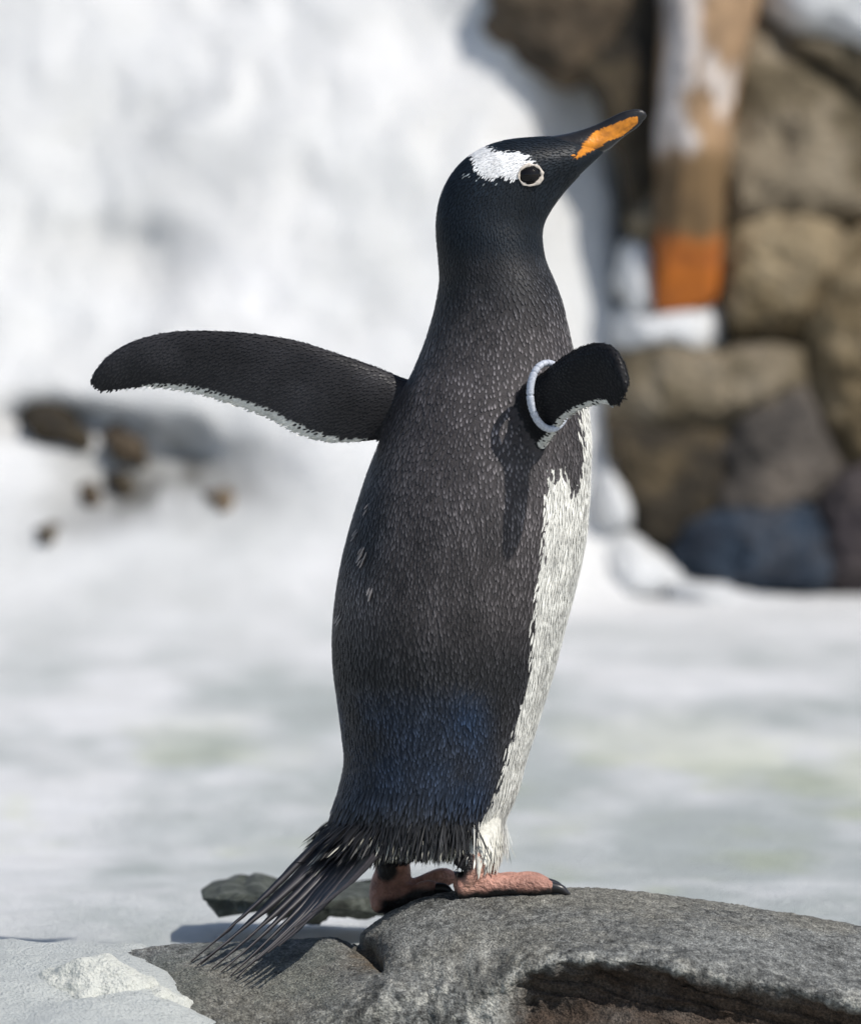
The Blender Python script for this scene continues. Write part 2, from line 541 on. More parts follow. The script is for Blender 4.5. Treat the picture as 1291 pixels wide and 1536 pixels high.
snow_lump([(895, 720), (915, 695), (938, 730), (966, 770), (952, 805), (915, 815), (890, 780)], YW - 0.10, 0.12, 850, 'snow lump leaning on the dark umber stone at the wall end')
snow_lump([(905, 830), (945, 805), (985, 836), (1035, 862), (1010, 905), (940, 915), (900, 890)], YW - 0.16, 0.12, 860, 'snow lump between the umber stone and the blue stone')
snow_lump([(1000, 872), (1060, 876), (1120, 893), (1200, 896), (1180, 925), (1060, 930), (1000, 915)], YW - 0.24, 0.12, 870, 'low snow lump along the foot of the blue stone')
# dark rocks that stick out of the snow bank
def bank_rock(poly, seed, mt, label, proud=0.05):
    pl = np.array(poly, float)
    c = pl.mean(0)
    o = Vector(CAM)
    d = W(c[0], c[1], 0.0) - CAM
    hit = bank_bvh.ray_cast(o, Vector(d).normalized())
    Yh = hit[0].y if hit[0] else 5.8
    Vs, Fs = rock_from_outline(poly, Yh - proud, 0.09, seed, n=40, rings=12, lean=0.0, rough=0.05, back=0.2)
    tag(link('half_buried_rock', mesh_np('half_buried_rock', Vs, Fs), M_ST[mt]), label, 'rock', 'rocks showing through the snow bank')
bank_rock([(22, 628), (60, 618), (105, 635), (140, 650), (120, 678), (95, 668), (50, 655)], 1001, 'umber', 'long dark rock, the largest and darkest showing through the snow bank')
bank_rock([(150, 648), (190, 640), (225, 662), (215, 700), (185, 695), (160, 675)], 1011, 'brown', 'brown rock showing through dirty snow next to the largest dark rock', 0.03)
bank_rock([(165, 720), (195, 710), (215, 740), (190, 760)], 1021, 'umber', 'small dark rock in the dirty snow below the brown rock', 0.03)
bank_rock([(120, 735), (145, 728), (152, 768), (130, 775)], 1031, 'brown', 'small upright brown rock low in the dirty snow patch', 0.02)
bank_rock([(58, 795), (80, 798), (88, 814), (66, 816)], 1041, 'umber', 'tiny dark stone at the foot of the dirty snow patch', 0.03)
bank_rock([(322, 752), (345, 748), (352, 768), (330, 774)], 1051, 'brown', 'tiny brown stone alone at the far end of the dirty patch', 0.02)

# flat dark rock lying on the ice behind the boulder
def flat_rock():
    rr_ = np.random.default_rng(11)
    top = [(298 + 13 * i, 1362 - 24 * math.sin(math.pi * min(1, (i + 1) / 12) ** 0.6 / 1.35) + rr_.uniform(-4, 4)) for i in range(23)]
    bot = [(596 - 13 * i, 1374 + rr_.uniform(-7, 6)) for i in range(22)]
    Vs, Fs = rock_from_outline(top + bot if True else [(298, 1362), (325, 1346), (380, 1338), (440, 1338), (500, 1334), (545, 1340), (590, 1350), (600, 1380), (500, 1376), (400, 1378), (330, 1376)], 0.36, 0.06, 1100, n=160, rings=30, rough=0.022, back=0.14, flat=2.0)
    Vs = Vs + nrm(Vs - Vs.mean(0)) * (0.008 * fbm(Vs, 60, 4, .65, 1117))[:, None]
    me = mesh_np('low_rock', Vs, Fs)
    tag(link('low_rock', me, gen_mat('mossy_rock', [(0.3, (0.012, 0.014, 0.011)), (0.5, (0.045, 0.052, 0.04)), (0.72, (0.15, 0.16, 0.14))], 60, 0.8, 120, 0.006)),
        'low dark mossy rock lying flat on the ice behind the penguin tail', 'rock')
flat_rock()

# ------------------------------------------------------------------ the boulder the penguin stands on
crest_px = np.array([(-700, 1700), (-200, 1520), (60, 1452), (150, 1432), (250, 1420), (350, 1417), (450, 1414), (505, 1410), (535, 1402), (560, 1386), (590, 1366), (625, 1350), (660, 1341), (710, 1337), (800, 1335.5), (900, 1336), (960, 1341), (1050, 1352), (1150, 1366), (1291, 1392), (1450, 1430), (1700, 1540), (1900, 1700)], float)
lip_px = np.array([(-700, 1800), (-200, 1640), (100, 1570), (300, 1545), (450, 1550), (540, 1520), (600, 1478), (680, 1470), (740, 1470), (790, 1448), (850, 1434), (930, 1438), (1000, 1448), (1100, 1466), (1200, 1486), (1291, 1508), (1450, 1550), (1700, 1660), (1900, 1800)], float)
rx = np.concatenate([np.linspace(-640, 180, 90)[:-1], np.linspace(180, 1330, 620), np.linspace(1330, 1880, 90)[1:]])
cpy = np.interp(rx, crest_px[:, 0], crest_px[:, 1])
lpy = np.interp(rx, lip_px[:, 0], lip_px[:, 1])
ker = np.hanning(19); ker /= ker.sum()
cpy = np.convolve(np.pad(cpy, 9, 'edge'), ker, 'valid')
lpy = np.convolve(np.pad(lpy, 9, 'edge'), ker, 'valid')
xw = (rx - 645.5) / F_PX * 6.0
zc = W(rx, cpy, 0.0)[:, 2]
Ylip = np.interp(rx, [-640, 300, 540, 640, 760, 1000, 1300, 1880], [-0.2, -0.24, -0.22, -0.20, -0.21, -0.24, -0.25, -0.2])
zl = W(rx, lpy, Ylip)[:, 2]
und = sstep(735, 800, rx)                 # how far the front is undercut
prof = []
zero = np.zeros_like(rx)
prof.append(np.stack([zero + 0.55, zero - 0.06], -1))
prof.append(np.stack([zero + 0.38, zc * 0.35], -1))
prof.append(np.stack([zero + 0.22, zc - 0.050], -1))
prof.append(np.stack([zero + 0.10, zc - 0.016], -1))
prof.append(np.stack([zero + 0.0, zc], -1))
prof.append(np.stack([Ylip * 0.33, zc + (zl - zc) * 0.20], -1))
prof.append(np.stack([Ylip * 0.68, zc + (zl - zc) * 0.56], -1))
prof.append(np.stack([Ylip, zl], -1))
prof.append(np.stack([Ylip - 0.012 + 0.028 * und, zl - 0.018], -1))
prof.append(np.stack([Ylip - 0.030 + 0.046 * und, zl - 0.050], -1))
prof.append(np.stack([Ylip - 0.055 + 0.020 * und, zl - 0.085], -1))
prof.append(np.stack([Ylip - 0.090 - 0.03 * und, zero - 0.06], -1))
prof = np.array(prof)                      # (12, nx, 2)
NV = 300
tt = np.concatenate([np.linspace(0, 3, 40)[:-1], np.linspace(3, 10.4, 240), np.linspace(10.4, 11, 12)[1:]])
i0 = np.minimum(tt.astype(int), 10)
ff = (tt - i0)[:, None, None]
ext = np.concatenate([2 * prof[:1] - prof[1:2], prof, 2 * prof[-1:] - prof[-2:-1]])
p0, p1, p2, p3 = ext[i0], ext[i0 + 1], ext[i0 + 2], ext[i0 + 3]
PR = 0.5 * ((2 * p1) + (-p0 + p2) * ff + (2 * p0 - 5 * p1 + 4 * p2 - p3) * ff ** 2 + (-p0 + 3 * p1 - 3 * p2 + p3) * ff ** 3)
RV = np.stack([np.broadcast_to(xw, PR.shape[:2]), PR[..., 0], PR[..., 1]], -1)
du = np.gradient(RV, axis=1); dv = np.gradient(RV, axis=0)
RN = nrm(np.cross(dv, du))
if RN[100, 400, 2] < 0: RN = -RN
face = sstep(6.0, 7.3, tt)[:, None]         # 0 on top, 1 on the front face
pxr = np.broadcast_to(rx, PR.shape[:2])
d = 0.006 * fbm(RV, 7, 3, 0.5, 201) * (0.5 + face)
d += 0.0045 * (0.6 - 1.6 * np.abs(fbm(RV, 24, 4, 0.6, 211))) * (0.25 + 1.3 * face)
d += 0.0022 * fbm(RV, 110, 4, 0.7, 221)
# vertical weathered ribs left of the hollow
ribs = np.exp(-((pxr - 660) / 85) ** 2) * sstep(5.2, 6.6, tt)[:, None]
d += 0.0075 * ribs * fbm(RV * [1, 0.15, 0.22], 42, 4, 0.6, 231)
# slanting ledges inside the hollow
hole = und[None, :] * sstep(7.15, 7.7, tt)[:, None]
s_ = RV[..., 2] + 0.28 * RV[..., 0] + 0.012 * fbm(RV, 12, 3, 0.5, 241)
saw = (s_ / 0.017) % 1.0
d += hole * (0.0055 * saw + 0.006 * fbm(RV, 26, 4, 0.6, 251))
# lower left lobe: layered, with splits, and the deep crack where the hump starts
lob = sstep(540, 490, pxr)
lay = RV[..., 2] * 1.0 - 0.10 * RV[..., 0] + 0.05 * RV[..., 1] + 0.006 * fbm(RV, 14, 3, 0.5, 261)
d += lob * 0.0030 * ((lay / 0.010) % 1.0 - 0.5)
qx_, qy_ = proj(RV)
lineA = 1398 + (qx_ - 500) * 0.32
crk = np.exp(-((qy_ - lineA - 8 * fbm(RV, 20, 3, .5, 271)) / 5.0) ** 2) * sstep(455, 480, qx_) * sstep(562, 545, qx_)
crk += np.exp(-((qy_ - 1418 - (qx_ - 545) * 1.2) / 9.0) ** 2) * sstep(520, 535, qx_) * sstep(575, 560, qx_)
basin = np.exp(-((qx_ - 548) / 30) ** 2 - ((qy_ - 1428) / 24) ** 2)
d -= 0.010 * np.clip(crk, 0, 1) + 0.012 * basin
RV = RV + RN * d[..., None]
# colour: grey, warm, pale, brown, ochre and greenish tones, darker patches mostly in front
n1 = fbm(RV, 16, 4, 0.6, 301); n2 = fbm(RV, 55, 4, 0.65, 311); n3 = fbm(RV, 6, 3, 0.5, 321); n4 = fbm(RV, 190, 2, 0.6, 331)
base = np.array([0.200, 0.203, 0.192])
C = base * (1 + 0.35 * n1 + 0.55 * n2 + 0.75 * n4)[..., None]
warm = sstep(-0.1, 0.5, n3 + 0.4 * n2) * 0.55
C = C * (1 - warm[..., None]) + np.array([0.20, 0.185, 0.145]) * (1 + 0.7 * n4)[..., None] * warm[..., None]
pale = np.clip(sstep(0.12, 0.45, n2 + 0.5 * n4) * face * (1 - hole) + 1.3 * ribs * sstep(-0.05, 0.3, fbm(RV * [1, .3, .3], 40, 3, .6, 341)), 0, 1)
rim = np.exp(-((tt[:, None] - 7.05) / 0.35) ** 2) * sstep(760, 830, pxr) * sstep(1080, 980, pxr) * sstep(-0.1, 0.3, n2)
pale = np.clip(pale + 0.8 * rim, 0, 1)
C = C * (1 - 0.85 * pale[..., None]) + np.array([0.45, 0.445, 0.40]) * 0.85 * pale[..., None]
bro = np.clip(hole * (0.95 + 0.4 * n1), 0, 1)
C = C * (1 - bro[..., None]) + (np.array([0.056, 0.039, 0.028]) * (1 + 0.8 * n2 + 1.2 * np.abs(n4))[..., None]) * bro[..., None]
och = np.clip((basin + crk * 0.6) * (0.7 + 0.9 * n2), 0, 1) * 0.8
C = C * (1 - och[..., None]) + np.array([0.13, 0.085, 0.04]) * och[..., None]
gre = np.clip(lob * sstep(0.0, 0.5, n1 + 0.2), 0, 1) * 0.45
C = C * (1 - gre[..., None]) + np.array([0.105, 0.118, 0.10]) * gre[..., None]
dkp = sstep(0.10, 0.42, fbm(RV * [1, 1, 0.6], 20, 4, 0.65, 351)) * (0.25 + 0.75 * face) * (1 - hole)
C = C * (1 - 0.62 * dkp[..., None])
C = np.clip(C, 0.012, 0.7)
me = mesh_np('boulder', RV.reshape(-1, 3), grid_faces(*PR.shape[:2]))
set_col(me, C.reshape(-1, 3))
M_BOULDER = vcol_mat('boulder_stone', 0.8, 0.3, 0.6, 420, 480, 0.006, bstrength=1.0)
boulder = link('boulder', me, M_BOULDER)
tag(boulder, 'big rounded grey boulder with a brown hollow under its front edge', 'boulder')
rock_bvh = BVHTree.FromPolygons([tuple(p) for p in RV.reshape(-1, 3)], [tuple(f) for f in grid_faces(*PR.shape[:2]).tolist()])

def rock_z(x, y):
    h = rock_bvh.ray_cast(Vector((x, y, 2.0)), Vector((0, 0, -1)))
    return h[0].z if h[0] else 0.0

# coarse snow lump at the boulder's low end
def clump(c, r, seed, label, sq=(1.15, 1.0, 0.8)):
    bm = bmesh.new()
    bmesh.ops.create_icosphere(bm, subdivisions=6, radius=1.0)
    me = bpy.data.meshes.new('snow_clump'); bm.to_mesh(me); bm.free()
    n = len(me.vertices); v = np.empty(n * 3, np.float32); me.vertices.foreach_get('co', v); v = v.reshape(-1, 3).astype(float)
    k = 1 + 0.26 * fbm(v, 1.5, 3, 0.5, seed) + 0.055 * fbm(v, 5, 4, 0.6, seed + 5)
    v = v * k[:, None] * r * np.array(sq)
    me.vertices.foreach_set('co', v.astype(np.float32).ravel())
    me.polygons.foreach_set('use_smooth', np.ones(len(me.polygons), bool))
    set_col(me, np.tile([0.74, 0.75, 0.69], (n, 1)))
    return tag(link('snow_clump', me, M_SNOW, loc=tuple(c)), label, 'snow clump')
clump(W(138, 1516, -0.16), 0.058, 3, 'rounded lump of coarse snow beside the low end of the boulder', (1.15, 1.0, 0.85))
clump(W(225, 1534, -0.18), 0.038, 9, 'smaller snow lump overlapping the boulder edge', (1.2, 1.0, 0.9))
clump(W(32, 1528, -0.15), 0.042, 15, 'broad flat snow lump away from the boulder', (1.3, 1.0, 0.75))

# ------------------------------------------------------------------ the penguin
HEAD = math.radians(37)                    # heading, from image right turned away
FW = np.array([math.cos(HEAD), math.sin(HEAD), 0.0])
RT = np.array([math.sin(HEAD), -math.cos(HEAD), 0.0])
Y0 = 0.03
# torso, neck, head: pairs of silhouette points (photo pixels) and half depth as a share of the half width
body_st = [
 (520, 1266, 722, 1266, 0.62), (497, 1252, 747, 1254, 0.84), (498, 1220, 763, 1218, 0.92), (509, 1180, 778, 1180, 0.95), (516, 1140, 789, 1140, 0.96), (512, 1095, 803, 1095, 0.95),
 (506, 1050, 817, 1050, 0.94), (500, 1000, 832, 1000, 0.93), (499, 950, 845, 950, 0.92), (503, 900, 858, 900, 0.91),
 (511, 850, 870, 850, 0.90), (523, 800, 879, 800, 0.89), (538, 750, 883, 750, 0.88), (555, 700, 885, 700, 0.86),
 (575, 650, 885, 650, 0.84), (597, 600, 879, 600, 0.82), (618, 560, 867, 560, 0.82), (633, 525, 859, 525, 0.84), (645, 490, 851, 490, 0.88),
 (654, 455, 842, 452, 0.92), (659, 420, 831, 422, 0.94), (657, 385, 818, 390, 0.93), (654, 348, 813, 358, 0.88),
 (656, 315, 816, 335, 0.80), (664, 286, 828, 312, 0.74), (679, 259, 845, 289, 0.70), (700, 237, 862, 270, 0.68), (728, 220, 877, 255, 0.66), (762, 210, 890, 243, 0.62), (800, 206, 902, 232, 0.52),
 (834, 205, 909, 223, 0.42), (854, 206, 908, 219, 0.34), (866, 208, 904, 217, 0.22),
]
body_st = np.array(body_st, float)
SRC_V, SRC_F, SRC_A = [], [], []           # attributes: region, s, t, side, dir(3)
off = [0]
def add_src(V, F, region, s, t, side, dirs):
    n = len(V)
    SRC_V.append(V); SRC_F.append(F + off[0])
    SRC_A.append(np.column_stack([np.full(n, region), np.broadcast_to(s, n), np.broadcast_to(t, n), np.broadcast_to(side, n), dirs]))
    off[0] += n

def tube(L, R, half, nvec, nu, na, expo=2.0, thick_prof=None):
    """rings: centre line between L and R, half vector towards L, half depth along nvec"""
    c = (L + R) / 2
    hv = (L - R) / 2
    th = np.linspace(0, 2 * np.pi, na, endpoint=False)
    ct, stn = np.cos(th), np.sin(th)
    if thick_prof is not None:
        k = thick_prof((1 - ct) / 2)
    else:
        k = np.ones_like(ct)
    P = c[:, None] + hv[:, None] * ct[None, :, None] + nvec[:, None] * (half[:, None] * (stn * k)[None, :])[..., None]
    return P, ct, stn

def caps(V, nu, na):
    """close both ends with a centre vertex"""
    c0 = V[0].mean(0); c1 = V[-1].mean(0)
    VV = np.vstack([V.reshape(-1, 3), c0[None], c1[None]])
    a = nu * na
    j = np.arange(na); j2 = (j + 1) % na
    f0 = np.stack([np.full(na, a), j2, j], -1)
    f1 = np.stack([np.full(na, a + 1), (nu - 1) * na + j, (nu - 1) * na + j2], -1)
    return VV, f0, f1

def quads_to_tris(q):
    return np.vstack([q[:, [0, 1, 2]], q[:, [0, 2, 3]]])

NB, NA = 260, 96
st = cr(body_st, NB)
L = W(st[:, 0], st[:, 1], Y0); R = W(st[:, 2], st[:, 3], Y0)
half = np.linalg.norm(L - R, axis=1) / 2 * st[:, 4]
BODY_C = (L + R) / 2
nv = np.tile([0.0, 1.0, 0.0], (NB, 1))
P, ct, stn = tube(L, R, half, nv, NB, NA)
ax = nrm(np.gradient(BODY_C, axis=0))
VV, f0, f1 = caps(P, NB, NA)
dirs = np.vstack([np.repeat(-ax, NA, 0), -ax[:1], -ax[-1:]])
t_ = np.r_[np.repeat(np.linspace(0, 1, NB), NA), 0, 1]
add_src(VV, np.vstack([quads_to_tris(grid_faces(NB, NA, True)), f0, f1]), 0, 0, t_, 0, dirs)

def loft_blade(stn_px, half, dorsal_dir, region, nu=120, na=64, trail=0.55):
    stn_px = np.array(stn_px, float)
    q = cr(np.column_stack([stn_px, half]), nu)
    L = W(q[:, 0], q[:, 1], q[:, 4]); R = W(q[:, 2], q[:, 3], q[:, 5])
    c = (L + R) / 2
    a = nrm(np.gradient(c, axis=0))
    hv = nrm(L - R)
    n = nrm(np.cross(a, hv))
    n = np.where((n @ np.array(dorsal_dir))[:, None] < 0, -n, n)
    prof = lambda s: 0.55 + 0.55 * (1 - s) ** 0.7 - 0.25 * s
    P, ct, sn = tube(L, R, np.maximum(q[:, 6], 0.0028), n, nu, na, thick_prof=prof)
    VV, f0, f1 = caps(P, nu, na)
    dv = nrm(a * 0.85 - hv * trail)
    dirs = np.vstack([np.repeat(dv, na, 0), dv[:1], dv[-1:]])
    s = np.r_[np.tile((1 - ct) / 2, nu), 0.5, 0.5]
    t = np.r_[np.repeat(np.linspace(0, 1, nu), na), 0, 1]
    sd = np.r_[np.tile(sn, nu), 0, 0]
    add_src(VV, np.vstack([quads_to_tris(grid_faces(nu, na, True)), f0, f1]), region, s, t, sd, dirs)
    return c, hv, n, a

left_fl = [ # leading x,y  trailing x,y  depth leading, trailing
 (690, 600, 668, 690, .05, .05), (640, 577, 612, 668, .05, .05), (606, 567, 576, 661, .045, .045), (560, 548, 537, 664, .04, .04), (505, 529, 492, 664, .04, .04), (452, 512, 447, 653, .045, .045),
 (400, 502, 405, 630, .05, .05), (340, 496, 350, 609, .057, .057), (280, 495, 290, 591, .065, .065), (232, 501, 234, 583, .072, .072), (190, 515, 195, 585, .08, .08), (160, 535, 165, 588, .086, .086), (143, 556, 147, 586, .09, .09), (136.5, 569, 138, 578, .092, .092)]
left_h = [.026, .022, .016, .0135, .012, .011, .010, .009, .0082, .0075, .0068, .006, .005, .0035]
loft_blade(left_fl, left_h, (0, -1, 0), 1)
right_fl = [
 (770, 590, 775, 690, .0, .0), (797, 574, 806, 678, -.035, -.035), (815, 560, 824, 662, -.06, -.06), (833, 545, 842, 636, -.075, -.075), (852, 530, 862, 621, -.095, -.095), (872, 519, 884, 611, -.105, -.105),
 (893, 513.5, 905, 607, -.118, -.118), (912, 516, 919, 611, -.13, -.13), (926, 530, 929, 607, -.142, -.142), (935, 553, 935, 597, -.15, -.15), (938.5, 575, 938.5, 585, -.155, -.155)]
right_h = [.026, .022, .017, .0145, .013, .0115, .010, .009, .008, .0065, .004]
rc, rhv, rn, ra = loft_blade(right_fl, right_h, (-1, -.3, 0), 2)

def tube_path(pts, rad, region, nu=50, na=32, flat=1.0, expo=None, dirs=None, t0=0, side=0):
    """round limb along world points"""
    q = cr(np.column_stack([np.asarray(pts, float), rad]), nu)
    c = q[:, :3]; r = np.maximum(q[:, 3], 0.001)
    a = nrm(np.gradient(c, axis=0))
    ref = np.where(np.abs(a[:, 2:3]) > 0.85, np.array([[0.0, 1.0, 0.0]]), np.array([[0.0, 0.0, 1.0]]))
    s1 = nrm(np.cross(a, ref)); s2 = np.cross(s1, a)
    th = np.linspace(0, 2 * np.pi, na, endpoint=False)
    P = c[:, None] + r[:, None, None] * (s1[:, None] * np.cos(th)[None, :, None] + flat * s2[:, None] * np.sin(th)[None, :, None])
    VV, f0, f1 = caps(P, nu, na)
    dd = np.vstack([np.repeat(a, na, 0), a[:1], a[-1:]])
    t = np.r_[np.repeat(np.linspace(0, 1, nu), na), 0, 1]
    if region is None:
        return VV, np.vstack([quads_to_tris(grid_faces(nu, na, True)), f0, f1])
    add_src(VV, np.vstack([quads_to_tris(grid_faces(nu, na, True)), f0, f1]), region, 0, t, side, dd)
PXM = 6.0 / F_PX                            # metres per photo pixel at the boulder crest

# thighs: white feathered near leg, far leg under the hem
YRF, YLF = -0.022, 0.085
tube_path([W(680, 1150, 0.025), W(700, 1210, 0.008), W(714, 1248, -0.003), W(719, 1274, -0.013), W(718, 1300, -0.020)], [0.044, 0.037, 0.0255, 0.0215, 0.0185], 3)
tube_path([W(612, 1200, 0.06), W(598, 1240, 0.072), W(588, 1284, 0.082)], [0.045, 0.032, 0.019], 3)
# root of the tail
BK = -FW
tr0 = W(600, 1130, Y0)
tube_path([W(620, 1110, Y0), W(588, 1178, Y0 - .005), W(556, 1222, Y0 - .01), W(518, 1258, Y0 - .02), W(480, 1294, Y0 - .035)], [0.050, 0.044, 0.034, 0.018, 0.004], 0, flat=0.75)

# feet: tarsus, three toes, webs; toes follow the boulder
CLAWS = []
def foot(ankle, heel, yaw, spread, length, region, toes_scale=(1, 1, 0.85), lift=(0, 0, 0)):
    ankle = np.array(ankle); heel = np.array(heel)
    tube_path([ankle + [0, 0, .008], ankle, (ankle + heel) / 2 + [0.002, 0, 0], heel + [0, 0, 0.012]], [0.0150, 0.0170, 0.0180, 0.017], region, side=0)
    ends = []
    for k, da in enumerate(spread):
        a = math.radians(yaw + da)
        dv = np.array([math.cos(a), math.sin(a), 0])
        pts = []
        ln = length * toes_scale[k]
        for f in (-0.08, 0.2, 0.5, 0.8, 1.0):
            p = heel + dv * ln * f
            zr = rock_z(p[0], p[1])
            rad = [0.013, 0.0125, 0.0098, 0.0098, 0.0062][len(pts)]
            p[2] = zr + rad * 0.86 + lift[k] * f
            pts.append(p)
        tube_path(pts, [0.0135, 0.0125, 0.0098, 0.0100, 0.0062], region, nu=44, na=28)
        ends.append(pts)
        CLAWS.append((pts[-1], pts[-1] - pts[-2]))
    # webs
    for k in range(len(spread) - 1):
        A, B = ends[k], ends[k + 1]
        rows = []
        m = 14
        for f in np.linspace(0, 0.86, 18):
            pa = cr(np.array(A), 101)[int(20 + f * 78)]; pb = cr(np.array(B), 101)[int(20 + f * 78)]
            u = np.linspace(0, 1, m)[:, None]
            sag = (1 - (1 - f) ** 2) * 0.25
            q = pa * (1 - u) + pb * u
            pull = np.sin(u[:, 0] * np.pi) * f * 0.16
            q = q - (q - heel) * pull[:, None]
            for r in range(m):
                q[r, 2] = rock_z(q[r, 0], q[r, 1]) + 0.0045
            rows.append(q)
        G = np.array(rows)
        nu_, nv_ = G.shape[:2]
        top = G + [0, 0, 0.0035]; bot = G - [0, 0, 0.0035]
        V_ = np.vstack([top.reshape(-1, 3), bot.reshape(-1, 3)])
        q = grid_faces(nu_, nv_)
        o = nu_ * nv_
        F_ = [quads_to_tris(q), quads_to_tris(q[:, ::-1] + o)]
        bd = np.r_[np.arange(nv_), np.arange(1, nu_) * nv_ + nv_ - 1, (nu_ - 1) * nv_ + np.arange(nv_ - 2, -1, -1), np.arange(nu_ - 2, 0, -1) * nv_]
        b2 = np.roll(bd, -1)
        F_.append(quads_to_tris(np.stack([bd, bd + o, b2 + o, b2], -1)))
        add_src(V_, np.vstack(F_), region, 0, 0.5, -1, np.tile([1.0, 0, 0], (len(V_), 1)))

hr = W(697, 1326, YRF)
foot(W(708, 1291, YRF), hr, 14, (-19, 0, 22), 0.087, 4, (1.0, 0.98, 0.85))
hl = W(585, 1340, YLF)
foot(W(588, 1290, YLF - .003), hl, 25, (-55, -12, 26), 0.066, 5, (0.85, 1.0, 0.85), (0.0, 0.014, 0.0))
# outer side of the far foot steps down the boulder's slope
p_ = W(566, 1368, YLF - 0.02)
tube_path([W(590, 1300, YLF), W(580, 1325, YLF - .005), W(572, 1350, YLF - .012), W(566, 1366, YLF - .02)], [0.014, 0.016, 0.013, 0.006], 5)

SV = np.vstack(SRC_V); SF = np.vstack(SRC_F); SA = np.vstack(SRC_A)
tmp_me = mesh_np('tmp', SV, SF)
bmt = bmesh.new(); bmt.from_mesh(tmp_me); bmesh.ops.recalc_face_normals(bmt, faces=bmt.faces); bmt.to_mesh(tmp_me); bmt.free()
tmp = bpy.data.objects.new('tmp', tmp_me); COL.objects.link(tmp)
md = tmp.modifiers.new('r', 'REMESH'); md.mode = 'VOXEL'; md.voxel_size = 0.0020; md.use_smooth_shade = True
sm = tmp.modifiers.new('s', 'SMOOTH'); sm.factor = 0.5; sm.iterations = 9
dg = bpy.context.evaluated_depsgraph_get()
body_me = bpy.data.meshes.new_from_object(tmp.evaluated_get(dg))
bpy.data.objects.remove(tmp); bpy.data.meshes.remove(tmp_me)
body_me.name = 'body'
nV = len(body_me.vertices)
BV = np.empty(nV * 3, np.float32); body_me.vertices.foreach_get('co', BV); BV = BV.reshape(-1, 3).astype(float)
BNn = np.empty(nV * 3, np.float32); body_me.vertices.foreach_get('normal', BNn); BNn = BNn.reshape(-1, 3).astype(float)
kd = kdtree.KDTree(len(SV))
for k, p in enumerate(SV.tolist()):
    kd.insert(p, k)
kd.balance()
near_i = np.fromiter((kd.find(p)[1] for p in BV.tolist()), int, nV)
BA = SA[near_i]
print('body verts', nV)

# --- plumage colours (the bird's own with some painted shade and sheen, folded about its own midline)
bz = BODY_C[:, 2]
order = np.arange(NB)
def body_fold(P):
    """equivalent pixel x on the bird's right side for a torso point (pattern is symmetric about the heading)"""
    z = P[:, 2]
    m = 190                                  # torso + neck rings run upward monotonically
    cx = np.interp(z, bz[:m], BODY_C[:m, 0]); hx = np.interp(z, bz[:m], (np.linalg.norm(L - R, axis=1) / 2)[:m]); hy = np.interp(z, bz[:m], half[:m])
    return cx, hx, hy
L = W(st[:, 0], st[:, 1], Y0); R = W(st[:, 2], st[:, 3], Y0)

def inpoly(px, py, poly):
    poly = np.array(poly, float)
    x1, y1 = poly[:, 0], poly[:, 1]
    x2, y2 = np.roll(x1, -1), np.roll(y1, -1)
    ins = np.zeros(len(px), bool)
    for a, b, c, d_ in zip(x1, y1, x2, y2):
        if b == d_: continue
        cond = ((b > py) != (d_ > py)) & (px < (c - a) * (py - b) / (d_ - b) + a)
        ins ^= cond
    return ins

white_edge = np.array([(470, 1400), (480, 870), (500, 857), (540, 858), (590, 862), (640, 868), (690, 868), (700, 858), (706, 818), (760, 817), (800, 815), (850, 809), (900, 804), (960, 801), (1000, 797), (1040, 788), (1080, 776), (1120, 765), (1180, 748), (1215, 728), (1240, 706), (1260, 690), (1300, 640)], float)
HEADPATCH = [(742, 222), (722, 212), (708, 228), (713, 246), (722, 262), (738, 268), (752, 264), (770, 268), (782, 268), (800, 255), (806, 244), (795, 234), (785, 229), (768, 226), (752, 226)]
ORANGE = [(852, 245), (858, 240), (868, 228), (876, 214), (886, 203), (900, 193), (920, 184), (945, 175), (957, 175), (956, 184), (946, 194), (934, 204), (926, 207), (912, 212), (898, 220), (880, 230), (862, 239)]
WEDGE = [(846, 640), (874, 640), (874, 690), (868, 720), (857, 742), (850, 720), (846, 690), (835, 700), (820, 700), (822, 650)]

